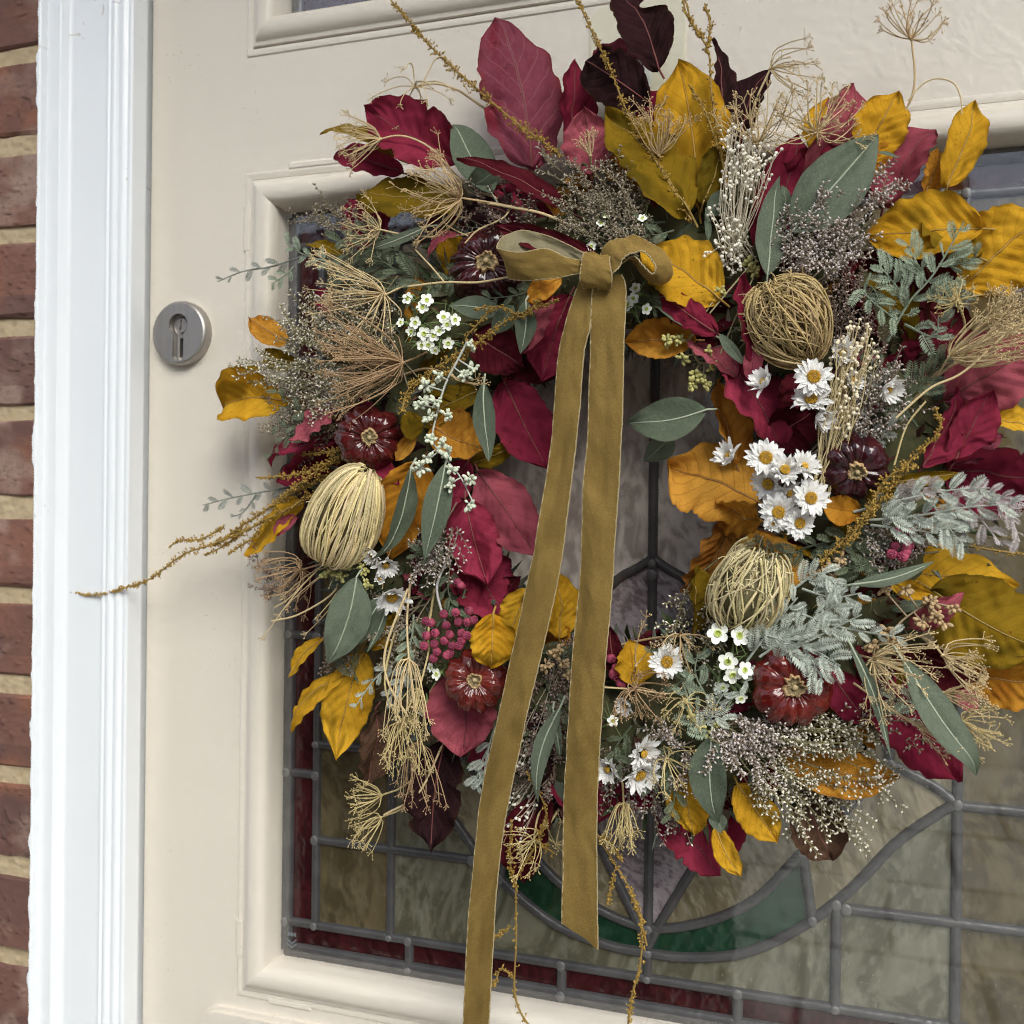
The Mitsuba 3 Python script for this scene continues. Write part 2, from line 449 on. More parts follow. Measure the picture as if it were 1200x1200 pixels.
# ------------------------------------------------------------------ brick wall
thing('brick_wall', 'weathered red brick wall with sandy mortar left of the white door frame', 'wall')
part('brick_wall__mortar', chamfer_box(-1.45, -.406, -.0303, .20, -1.2, 1.04, .004), 'mortar_sand')
BZ = 0.007300000000000001
zs = [BZ + .0752 * k for k in range(-13, 10)]
for k, z in enumerate(zs):
    x1 = -.4038 + r_.uniform(-.001, .001)
    bh = r_.uniform(.0575, .0630)
    for i in range(5):
        w = (.215, .1025)[(k + i) % 2] if i == 0 else .215
        if x1 - w < -1.44:
            break
        near = i == 0 and -.52 < z < .52
        d = r_.uniform(-.001, .001)
        zz = z + r_.uniform(-.0015, .0015)
        m = chamfer_box(x1 - w, x1, -.034 + d, .06, zz, zz + bh, .0026, .0009, r_)
        if near:
            m = m.subdivide().subdivide().subdivide()
            v = np.array(m.vertices)
            v += (meshkit.fbm(v * 160, 3, 5)[:, None] - .5) * .0022 + (meshkit.fbm(v * 45, 2, 8)[:, None] - .5) * .0016
            m = trimesh.Trimesh(v, m.faces, process=False)
        part('brick_wall__brick', m, 'brick_clay', smooth=35 if near else False)
        x1 -= w + .0105

# ------------------------------------------------------------------ white door frame: one moulded profile on each jamb and over the head
thing('door_frame', 'white gloss painted timber door frame with stepped mouldings', 'door frame')


def jamb(prof, z0, z1, flip=None):
    p = np.array(prof) / 1000
    if flip is not None:
        p = np.c_[2 * flip - p[:, 0], p[:, 1]][::-1]
    n = len(p)
    zz = np.linspace(z0, z1, 60)
    v = np.concatenate([np.c_[p, np.full(n, z)] for z in zz])
    return v, grid_faces(60, n)[:, ::-1]


def arc(cx, cy, rx, ry, a0, a1, n):
    a = np.radians(np.linspace(a0, a1, n))
    return [(cx + rx * math.cos(t), cy - ry * math.sin(t)) for t in a]


CASING = [(-424, 40), (-412, 2), (-412, -26)] + arc(-409.5, -27, 2.5, 2.5, 180, 90, 5) + [(-391, -29.5)] + arc(-389.5, -27.5, 2.2, 2.2, 80, 20, 5) + [(-385, -23.5), (-383.5, -22), (-381, -21.6), (-345.6, -21.6)]
BEAD = [(-345.4, -10), (-345.2, -24)] + arc(-343, -24, 2.2, 2.2, 180, 30, 7) + arc(-336, -24.2, 3.6, 4.2, 160, 20, 8) + arc(-328, -24.2, 3.6, 3.6, 160, 30, 7) + [(-323.8, -25.2)] + arc(-321.2, -24, 2.2, 2.0, 140, 0, 7) + [(-319.2, -8)]
STOP = [(-319.1, -18), (-319.4, -14), (-324.2, 1.5), (-325.0, 26), (-325.2, 60)]
for fl in (None, .100):
    nm = numbered('door_frame__jamb')
    v, f = jamb(CASING, -1.2, .93, fl)
    scene[nm] = mikit.ply((v, f), 'white_gloss', smooth=40)
    for key, pr in (('bead', BEAD), ('stop', STOP)):
        v, f = jamb(pr, -1.2, .90, fl)
        part(nm + '__' + key, (v, f), 'white_gloss', smooth=40)
part('door_frame__head', chamfer_box(-.424, .624, -.0295, .06, .885, .97, .003), 'white_gloss')
part('door_frame__threshold', chamfer_box(-.33, .53, -.03, .08, GZ - .03, GZ + .045, .004), 'paving')
# ragged brushed paint and filler between brick and frame
zz = np.linspace(-1.0, 1.0, 900)
q = np.c_[zz * 60, zz * 0, zz * 0]
lx = -.4046 - .0020 * meshkit.fbm(q * 2.6, 4, 2) - .0030 * np.clip(meshkit.fbm(q * .9, 4, 7) - .5, 0, 1) * 3
v = np.stack([np.c_[lx, np.full(900, -.0352) + .0008 * meshkit.fbm(q * 2, 3, 9), zz], np.c_[(lx - .4025) / 2, np.full(900, -.0368), zz], np.c_[np.full(900, -.4016), np.full(900, -.0345), zz], np.c_[np.full(900, -.4006), np.full(900, -.024), zz]], 1).reshape(-1, 3)
part('door_frame__paint_edge', (v, grid_faces(900, 4)), 'white_gloss', smooth=True, label='ragged white paint edge over the bricks')

# ------------------------------------------------------------------ door
thing('door', 'cream panelled front door with leaded stained glass', 'door')
GX0, GX1, GZ0, GZ1 = -.2035, .4045, -.3665, .2435      # the main glazed opening
UZ0, UZ1 = .3865, .60                                     # the upper one
slab = sbox(-.3215, GZ + .02, .5225, .875).difference(unary_union([sbox(GX0 - .004, GZ0 - .004, GX1 + .004, GZ1 + .004), sbox(GX0 - .004, UZ0 - .004, GX1 + .004, UZ1 + .004), Point(-.2884, .144).buffer(.0215)]))
edge = slab.buffer(-.0018, join_style=2)
part('door__slab', trimesh.util.concatenate([extrude(slab, .0022, .044), extrude(edge, 0, .0022)]), 'door_paint')
part('door__seal', extrude(sbox(-.3255, -1.2, -.3217, .88), .012, .05), 'rubber')

BEADP = [(-.004, .030), (-.0038, .004), (-.003, -.004), (.0, -.0078), (.004, -.0092), (.009, -.0090), (.0125, -.0075), (.0145, -.0052), (.0150, -.0040), (.0162, -.0034), (.0180, -.0030), (.0186, -.0012), (.0187, .002)]
LIP = [(.0190, .002), (.0192, -.0009), (.0222, -.0019), (.0245, -.0013), (.0262, .002)]
for nm, (z0, z1) in (('door__glazed_panel', (GZ0, GZ1)), ('door__glazed_panel_001', (UZ0, UZ1))):
    used.add(nm)
    sp = sbox(GX0 - .003, z0 - .003, GX1 + .003, z1 + .003).difference(sbox(GX0 + .0035, z0 + .0035, GX1 - .0035, z1 - .0035))
    scene[nm] = mikit.ply(extrude(sp, .0145, .03), 'spacer')
    v, f = rect_ring(GX0, GX1, z0, z1, BEADP)
    part(nm + '__moulding', (v, f), 'door_paint', smooth=40)
    v, f = rect_ring(GX0, GX1, z0, z1, LIP)
    part(nm + '__raised_lip', (v, f), 'door_paint', smooth=40)
    v = [(GX0 - .003, .0135, z0 - .003), (GX1 + .003, .0135, z0 - .003), (GX1 + .003, .0135, z1 + .003), (GX0 - .003, .0135, z1 + .003)]
    part(nm + '__outer_pane', (v, [[0, 1, 2, 3]]), 'float_glass')
used.add('door__glazed_panel')
# small slanted ends of the raised lips, moulded into the skin
for x, z, sx, sz_ in ((-.2265, .2245, .004, .02), (-.2265, -.345, .004, .016), (-.18, -.3905, .02, .0035), (-.16, .2705, .03, .0035), (-.02, .3722, .016, .003)):
    part('door__moulding_end', chamfer_box(x - sx, x + sx, -.0022, .003, z - sz_, z + sz_, .002), 'door_paint')
# lower raised panel: its rounded upper corner comes into view at the bottom
lp = sbox(-.262, -1.0, .46, -.402).buffer(-.02).buffer(.02)
part('door__lower_panel', trimesh.util.concatenate([extrude(lp, -.004, .003), extrude(lp.buffer(-.003), -.0075, -.004)]), 'door_paint')

# leaded light
CX = .1004


def mir(ls):
    return ls + [[(2 * CX - x, z) for x, z in l] for l in ls]


B0, B1, Bz0, Bz1 = -.1965, -.170, -.3575, -.335
C0, C1, Cz0, Cz1 = 2 * CX - B0, 2 * CX - B1, .2355, .212
outer = [(.3045, -.188), (.296, -.193), (.268, -.217), (.247, -.243), (.228, -.264), (.200, -.288), (.166, -.3075), (.126, -.316), (CX, -.3165)]
inner = [(.262, -.165), (.236, -.198), (.207, -.2315), (.180, -.264), (.155, -.282), (.126, -.294), (.106, -.2985), (CX, -.299)]
LINES = [[(B0, Bz0), (C0, Bz0), (C0, Cz0), (B0, Cz0), (B0, Bz0)],
         [(B0, Bz1), (C0, Bz1)], [(B0, Cz1), (C0, Cz1)], [(CX, Bz1), (CX, -.044)], [(CX, -.036), (CX, Cz1)]]
SIDE = [[(C1, Bz1), (C1, Cz1)], outer, inner, [(.3045, Bz1), (.3045, Cz1)], [(.3045, -.189), (C1, -.189)], [(.3045, -.188), (.292, -.179), (.278, -.172), (.262, -.165)],
        [(.236, -.266), (C1, -.266)], [(.2295, -.264), (.2295, Bz1)], [(.262, -.165), (.262, .150), (.20, .198), (CX, .205)], [(.207, -.2315), (.214, -.277)],
        [(CX, -.313), (.107, -.298), (.125, -.265), (.140, -.235), (.16, -.17), (.158, -.09), (.128, -.050), (.112, -.040), (CX, -.032)],
        [(.3045, .02), (C1, .02)], [(.3045, .11), (C1, .11)], [(.3045, -.09), (C1, -.09)], [(.3045, -.03), (.262, -.03)], [(.157, -.13), (.262, -.13)], [(.3045, .13), (.262, .13)],
        [(C0, -.214), (C1, -.214)], [(C0, -.102), (C1, -.102)], [(C0, .02), (C1, .02)], [(C0, .12), (C1, .12)], [(.1645, Bz0), (.1645, Bz1)], [(.288, Bz0), (.288, Bz1)]]
LINES += mir(SIDE) + [[(.0345, Cz0), (.0345, Cz1)], [(.1663, Cz0), (.1663, Cz1)], [(-.089, Cz0), (-.089, Cz1)], [(.29, Cz0), (.29, Cz1)]]
smooth_lines = []
for l in LINES:
    if len(l) > 3 and l[0] != l[-1] and not (len(l) == 4 and abs(l[0][0] - l[1][0]) < 1e-6):
        smooth_lines.append([tuple(q) for q in spline([(x, z, 0) for x, z in l], 6 * len(l))[:, :2]])
    else:
        smooth_lines.append(l)


def ext(l, e=.0012):
    a = np.array(l, float)
    if np.allclose(a[0], a[-1]):
        return a
    a = a.copy()
    a[0] += unit(a[0] - a[1]) * e
    a[-1] += unit(a[-1] - a[-2]) * e
    return a


net = unary_union([LineString(ext(l)) for l in smooth_lines])
cells = [c for c in polygonize(net) if c.area > 2e-5]
GKEY = [(-.183, -.15, 'red'), (.384, -.15, 'red')]


def tint(c):
    p = c.representative_point()
    x, z = abs(p.x - CX), p.y
    if p.x < B1 + .001 or p.x > C1 - .001 or z < Bz1 or z > Cz1:
        return 'glass_red'
    ring = Polygon([(2 * CX - a, b) for a, b in outer] + outer[::-1])
    if x > .204:
        return 'glass_amber'
    if c.area < .004 and Polygon(outer + [(CX, -.15)]).buffer(.001).contains(Point(CX + x, z)):
        inn = LineString(inner)
        q = inn.interpolate(inn.project(Point(CX + x, z)))
        if math.hypot(CX + x - CX, z + .13) > math.hypot(q.x - CX, q.y + .13) and z < -.16:
            return 'glass_green'
    if z < -.16 and math.hypot(x, z + .13) > .19:
        return 'glass_olive'
    petal = Polygon([(CX, -.316), (.107, -.298), (.125, -.265), (.140, -.235), (.162, -.17), (.160, -.09), (.129, -.048), (CX, -.028)])
    if petal.buffer(.003).contains(Point(CX + x, z)):
        return 'glass_lilac'
    if z > -.13 and x < .16:
        return 'glass_clear'
    return 'glass_gold'


W = 'door__glazed_panel'
for c in cells:
    part(W + '__glass_piece', extrude(c.buffer(-.0012), .0215, .0245), tint(c))


def came(pts, hw, y0, rise):
    p = np.array(pts, float)
    t = unit(np.gradient(p, axis=0))
    nrm = np.c_[-t[:, 1], t[:, 0]]
    a = np.linspace(0, np.pi, 9)
    off, hh = np.cos(a) * hw, np.sin(a) ** .7 * rise
    v = np.stack([np.c_[p[:, 0] + nrm[:, 0] * o, np.full(len(p), y0 - h), p[:, 1] + nrm[:, 1] * o] for o, h in zip(off, hh)], 1).reshape(-1, 3)
    return v, grid_faces(len(p), 9)


kk = 0
for i, l in enumerate(smooth_lines):
    segs = [l[j:j + 2] for j in range(len(l) - 1)] if i == 0 else [l]
    for s in segs:
        L = LineString(s)
        n = max(3, int(L.length / .006))
        p = np.array([L.interpolate(d).coords[0] for d in np.linspace(0, L.length, n)])
        wide = .0058 if i == 0 else (.0035 if abs(p[0, 1] - p[-1, 1]) + abs(p[0, 0] - p[-1, 0]) > .03 else .0036)
        v, f = came(p, wide, .0212 + .0001 * (kk % 7), .0042)
        kk += 1
        part(W + '__lead_came', (v, f), 'lead', smooth=True)
# soldered joints where cames meet
ends = []
for l in smooth_lines[1:]:
    ends += [l[0], l[-1]]
done = []
for e in ends:
    if any(math.dist(e, d) < .006 for d in done):
        continue
    done.append(e)
    s = r_.uniform(.0028, .0040)
    v = ICO2_V * np.array([s, .0012, s * r_.uniform(.8, 1.3)])
    v *= 1 + .25 * (meshkit.fbm(v * 420 + len(done), 3)[:, None] - .5)
    part(W + '__solder_joint', (v + np.array([e[0], .0172, e[1]]), ICO2_F), 'solder', smooth=True)
# faint certification mark etched in the lower left corner
mk = []
for dx in (0, .0026, .0052):
    mk.append(sbox(-.1905 + dx, -.3435, -.1885 + dx, -.3408))
for k in range(2):
    zc = -.3462 - k * .0034
    mk.append(LineString([(-.1915, zc), (-.1872, zc - .0034), (-.183, zc)]).buffer(.0005))
part(W + '__etched_mark', extrude(unary_union(mk), .0129, .0132), 'etched', label='small etched safety mark in the corner of the glass')
# upper light: only its lower border shows
W = 'door__glazed_panel_001'
for i in range(6):
    part(W + '__glass_piece', extrude(sbox(-.19 + i * .1, UZ0 + .014, -.094 + i * .1, UZ0 + .045), .0215, .0245), 'glass_red')
part(W + '__glass_piece', extrude(sbox(-.19, UZ0 + .05, .39, UZ1 - .01), .0215, .0245), 'glass_amber')
for z in (UZ0 + .009, UZ0 + .047):
    v, f = came([(-.2, z), (.1, z), (.4, z)], .006, .0212, .004)
    part(W + '__lead_came', (v, f), 'lead', smooth=True)
for x in (-.1955, .3965):
    v, f = came([(x, UZ0), (x, .5), (x, UZ1)], .006, .0213, .004)
    part(W + '__lead_came', (v, f), 'lead', smooth=True)

# lock: satin nickel rose, euro cylinder, key slot
RX, RZ = [-0.2854,0.1422]
disc = Point(RX, RZ).buffer(.0262, 48)
euro = unary_union([Point(RX, RZ + .0065).buffer(.0090, 32), sbox(RX - .0052, RZ - .018, RX + .0052, RZ + .005), Point(RX, RZ - .018).buffer(.0052, 16)])


def rose_layer(r, y0, y1):
    return extrude(Point(RX, RZ).buffer(r, 64).difference(euro), y0, y1)


prof = [(.0262, 0), (.0262, -.0055), (.0258, -.0072), (.0250, -.0084), (.0238, -.0090), (.0100, -.0092)]
ang = np.linspace(0, 2 * np.pi, 97)[:-1]
v = np.concatenate([np.c_[RX + r * np.cos(ang), np.full(96, y), RZ + r * np.sin(ang)] for r, y in prof[:5]])
i, j = np.meshgrid(np.arange(4), np.arange(96), indexing='ij')
f = np.stack([i * 96 + j, (i + 1) * 96 + j, (i + 1) * 96 + (j + 1) % 96, i * 96 + (j + 1) % 96], -1).reshape(-1, 4)
scene['door__lock_rose'] = mikit.ply((v, f), 'nickel', smooth=50)
used.add('door__lock_rose')
labels['door__lock_rose'] = {'label': 'round satin nickel keyhole rose'}
part('door__lock_rose__face', rose_layer(.0238, -.0090, -.003), 'nickel')
part('door__lock_rose__cylinder', extrude(euro.buffer(-.0009).difference(sbox(RX - .0024, RZ - .0195, RX + .0024, RZ - .0035)), -.0030, .012), 'nickel')
plug = Point(RX, RZ + .0065).buffer(.0058, 32).difference(unary_union([sbox(RX - .0008, RZ + .0022, RX + .0008, RZ + .0112), sbox(RX - .0018, RZ + .0022, RX + .0004, RZ + .0048)]))
part('door__lock_rose__plug', extrude(plug, -.0050, .012), 'nickel')
part('door__lock_rose__follower', extrude(sbox(RX - .0023, RZ - .0190, RX + .0023, RZ - .0040), .006, .012), 'nickel')

# the adhesive hook the wreath hangs from
hx0, hx1, hz0, hz1 = [0.0546,0.123,0.2797,0.3591]
hk = sbox(hx0, hz0, hx1, hz1).buffer(-.012).buffer(.012)
thing('adhesive_hook', 'pale yellowish plastic adhesive hook plate stuck on the door above the wreath', 'hook')
part('adhesive_hook__plate', trimesh.util.concatenate([extrude(hk, -.0016, .0006), extrude(hk.buffer(-.001), -.0024, -.0016)]), 'hook_plastic')
hm = (hx0 + hx1) / 2
s_ = spline([(hm, -.002, hz0 + .045), (hm, -.012, hz0 + .02), (hm, -.022, hz0 - .002), (hm, -.034, hz0 - .008), (hm, -.044, hz0 + .006), (hm, -.046, hz0 + .018)], 24)
v = np.stack([s_ + np.array([dx, dy, 0]) for dx, dy in ((-.013, 0), (-.011, -.003), (.011, -.003), (.013, 0))], 1).reshape(-1, 3)
part('adhesive_hook__hook', (v, grid_faces(24, 4)), 'hook_grey', smooth=40)

# ------------------------------------------------------------------ wreath
thing('wreath', 'round autumn wreath of dried red and yellow leaves with mini pumpkins and daisies', 'wreath')
RC = mm([90.0,0,16.0])          # centre of the ring, on the door face
OUT = unit([.30, -.94, .03])    # roughly towards the visitor


# the ring of moss, and short dark sprigs bound all over it
def torus(R, a, b, y, nu=120, nv=28):
    u, v = np.meshgrid(np.linspace(0, 2 * np.pi, nu, endpoint=False), np.linspace(0, 2 * np.pi, nv, endpoint=False), indexing='ij')
    rad = R + a * np.cos(v)
    p = np.stack([RC[0] + rad * np.cos(u), y + b * np.sin(v), RC[2] + rad * np.sin(u)], -1).reshape(-1, 3)
    i, j = np.meshgrid(np.arange(nu), np.arange(nv), indexing='ij')
    f = np.stack([i * nv + j, i * nv + (j + 1) % nv, (i + 1) % nu * nv + (j + 1) % nv, (i + 1) % nu * nv + j], -1).reshape(-1, 4)
    return p, f


p, f = torus(.158, .050, .030, -.034)
nn = meshkit.fbm(p * 70, 4, 3)[:, None] - .5
p = p + nn * .03 * unit(p - np.c_[RC[0] + (p[:, 0] - RC[0]) * .99, np.full(len(p), -.034), RC[2] + (p[:, 2] - RC[2]) * .99])
part('wreath__moss_ring', (p, f), 'moss', smooth=True, kind='stuff', label='dark mossy ring under the leaves')
mb = MB()
rs = np.random.default_rng(21)
for k in range(6200):
    a = rs.uniform(0, 2 * np.pi)
    rr = .160 + np.clip(rs.normal(0, .036), -.056, .062)
    er = np.array([math.cos(a), 0, math.sin(a)])
    prof_ = math.sqrt(max(0.0, 1 - ((rr - .158) / .085) ** 2))
    base = np.array([RC[0], 0, RC[2]]) + er * rr + np.array([0, -.012 - .048 * prof_ * rs.uniform(.5, 1), 0])
    d = unit(er * rs.normal((rr - .158) * 14, .5) + np.array([0, -.55, 0]) + rs.normal(0, .4, 3))
    L = rs.uniform(.010, .024)
    pal = [(.050, .075, .030), (.075, .095, .045), (.11, .105, .065), (.085, .040, .030), (.15, .115, .055), (.085, .105, .075), (.19, .175, .14), (.13, .15, .12)][rs.integers(8)]
    col = np.array(pal) * rs.uniform(.6, 1.25)
    side = unit(np.cross(d, rs.normal(size=3)))
    w = L * rs.uniform(.04, .14)
    mid = base + d * L * .5 + side * 0
    tip = base + d * L + np.array([0, 0, -.003]) * rs.uniform(0, 1)
    up = np.cross(d, side) * w * .4
    mb.add([base, mid + side * w + up, tip, mid - side * w + up, mid - up * .2], [[0, 1, 4], [1, 2, 4], [0, 4, 3], [4, 2, 3]], col)
mb.build('wreath__filler_foliage', smooth=False, kind='stuff', label='short dark green and brown sprigs filling the gaps')

NAMES = {'R': 'red_leaf', 'D': 'maroon_leaf', 'P': 'pink_leaf', 'M': 'mauve_leaf', 'B': 'dark_brown_leaf', 'Y': 'yellow_leaf', 'O': 'olive_leaf', 'T': 'golden_leaf', 'C': 'copper_leaf', 'E': 'eucalyptus_leaf', 'K': 'brown_leaf'}
leaf_no = [0]


def leaf(kind, base, tip, w, roll=0.0, bend=.05, label=None, seed=0):
    r = np.random.default_rng(1000 + seed)
    base, tip = mm(base), mm(tip)
    w = w / 1000
    euc = kind == 'E'
    L = np.linalg.norm(tip - base)
    ax = unit(tip - base)
    out = unit(OUT + .30 * r.normal(size=3))
    n = unit(out - ax * (out @ ax))
    lat = np.cross(ax, n)
    ra = math.radians(roll + r.normal(0, 7))
    n, lat = n * math.cos(ra) + lat * math.sin(ra), lat * math.cos(ra) - n * math.sin(ra)
    small = L < .03
    nu, nv = (18, 11) if small else ((30, 13) if euc else (46, 25))
    t = np.linspace(0, 1, nu)[:, None]
    s = np.linspace(-1, 1, nv)[None, :]
    if euc:
        sh = np.clip(np.sin(np.pi * t ** .85) ** .9 * (1 - .15 * t), 0, 1)
    else:
        pk = r.uniform(.40, .50)
        tt = np.where(t < pk, .5 * t / pk, .5 + .5 * (t - pk) / (1 - pk))
        sh = np.clip(4 * tt * (1 - tt), 0, 1) ** np.where(t < pk, .60, .74) * np.minimum(1, ((1 - t) / .2) ** .35)
    hw = w / 2 * sh / .97
    teeth = 0 if euc else .055
    nve = 8
    fr = (t * nve * 1.0 - 2.3) % 1.0
    edge = 1 + teeth * (fr - .5) + (.03 if euc else .085) * (meshkit.fbm(np.c_[t * 9 + seed * 3.1, t * 0 + 1, t * 0], 3, seed) - .5)[:, None] * 2
    hwL = hw * edge
    hwR = hw * (1 + teeth * (((t * nve + .4) % 1.0) - .5) + (.03 if euc else .085) * (meshkit.fbm(np.c_[t * 9 + seed * 5.1, t * 0 + 9, t * 0], 3, seed) - .5)[:, None] * 2)
    if not euc and seed % 3 == 0 and not small:
        for sd_ in (hwL, hwR):
            if r.random() < .7:
                t0, wd, dp = r.uniform(.25, .85), r.uniform(.012, .03), r.uniform(.12, .32)
                sd_ *= 1 - dp * np.exp(-((t - t0) / wd) ** 2)
    if label and 'notch' in label:      # a piece torn out of the right half near the tip
        hwR = hwR * (1 - .8 * np.exp(-((t - .64) / .085) ** 4))
    X = np.where(s < 0, s * hwL, s * hwR)
    side = r.normal(0, .035) * L * np.sin(np.pi * t)
    cup = r.normal(.10, .22) if not euc else r.normal(.05, .10)
    fold = .16 if not euc else .10
    Z = bend * L * 4 * t * (1 - t) * np.ones_like(s)
    Z = Z + hw * (cup * s ** 2 + fold * np.abs(s))
    ph = t * nve - np.abs(s) * 2.3
    corr = np.cos(2 * np.pi * ph) * (-r.uniform(.006, .016) if not euc else .0) * w * (1 - np.abs(s) ** 3) * np.minimum(1, np.abs(s) * 4)
    Z = Z + corr
    wav = meshkit.fbm(np.stack([t * 3.2 + 0 * s + seed, s * 1.3 + 0 * t, 0 * t + 0 * s], -1), 3, seed + 5) - .5
    Z = Z + wav * w * (.30 if not euc else .10)
    edgew = np.sin(t * (24 + 7 * r.random()) + r.random() * 6 + s) * np.abs(s) ** 3 * w * (.045 if not euc else .008)
    Z = Z + edgew
    curl = r.normal(0, .16) * L * np.clip(t - .7, 0, 1) ** 2 * 6
    Z = Z + curl
    tw = (r.normal(0, .30) * (t - .4) + r.normal(0, .25) * np.clip(t - .65, 0, 1)) * np.ones_like(s)
    latT = lat * np.cos(tw)[..., None] + n * np.sin(tw)[..., None]
    P = base + ax * (L * t)[..., None] + latT * X[..., None] + lat * (side * np.ones_like(s))[..., None] + n * Z[..., None]
    num = leaf_no[0]
    leaf_no[0] += 1
    uv = np.stack([num * 11 + KINDS.index(kind) + .05 + .9 * (t + 0 * s), .5 + .5 * (s + 0 * t)], -1).reshape(-1, 2)
    V, F = P.reshape(-1, 3), grid_faces(nu, nv)
    # petiole, a thin stalk continuing the midrib below the blade
    key = part('wreath__' + NAMES[kind], (V, F), 'leaf', smooth=True, uv=uv, label=label)
    if not small:
        m = MB()
        c = {'E': (.33, .36, .27), 'Y': (.33, .20, .05), 'O': (.25, .17, .05), 'T': (.28, .15, .05), 'C': (.25, .12, .04)}.get(kind, (.16, .05, .045))
        nb = nu - 4
        mid = P[:nb, nv // 2] + n * .0001
        m.tube(np.vstack([base - ax * L * .10 - n * .004 * 0 + np.array([0, .004, 0]), mid]), np.r_[.00075, np.linspace(.0007, .00025, nb)], c, 5)
        m.build(key + '__midrib')
    return key


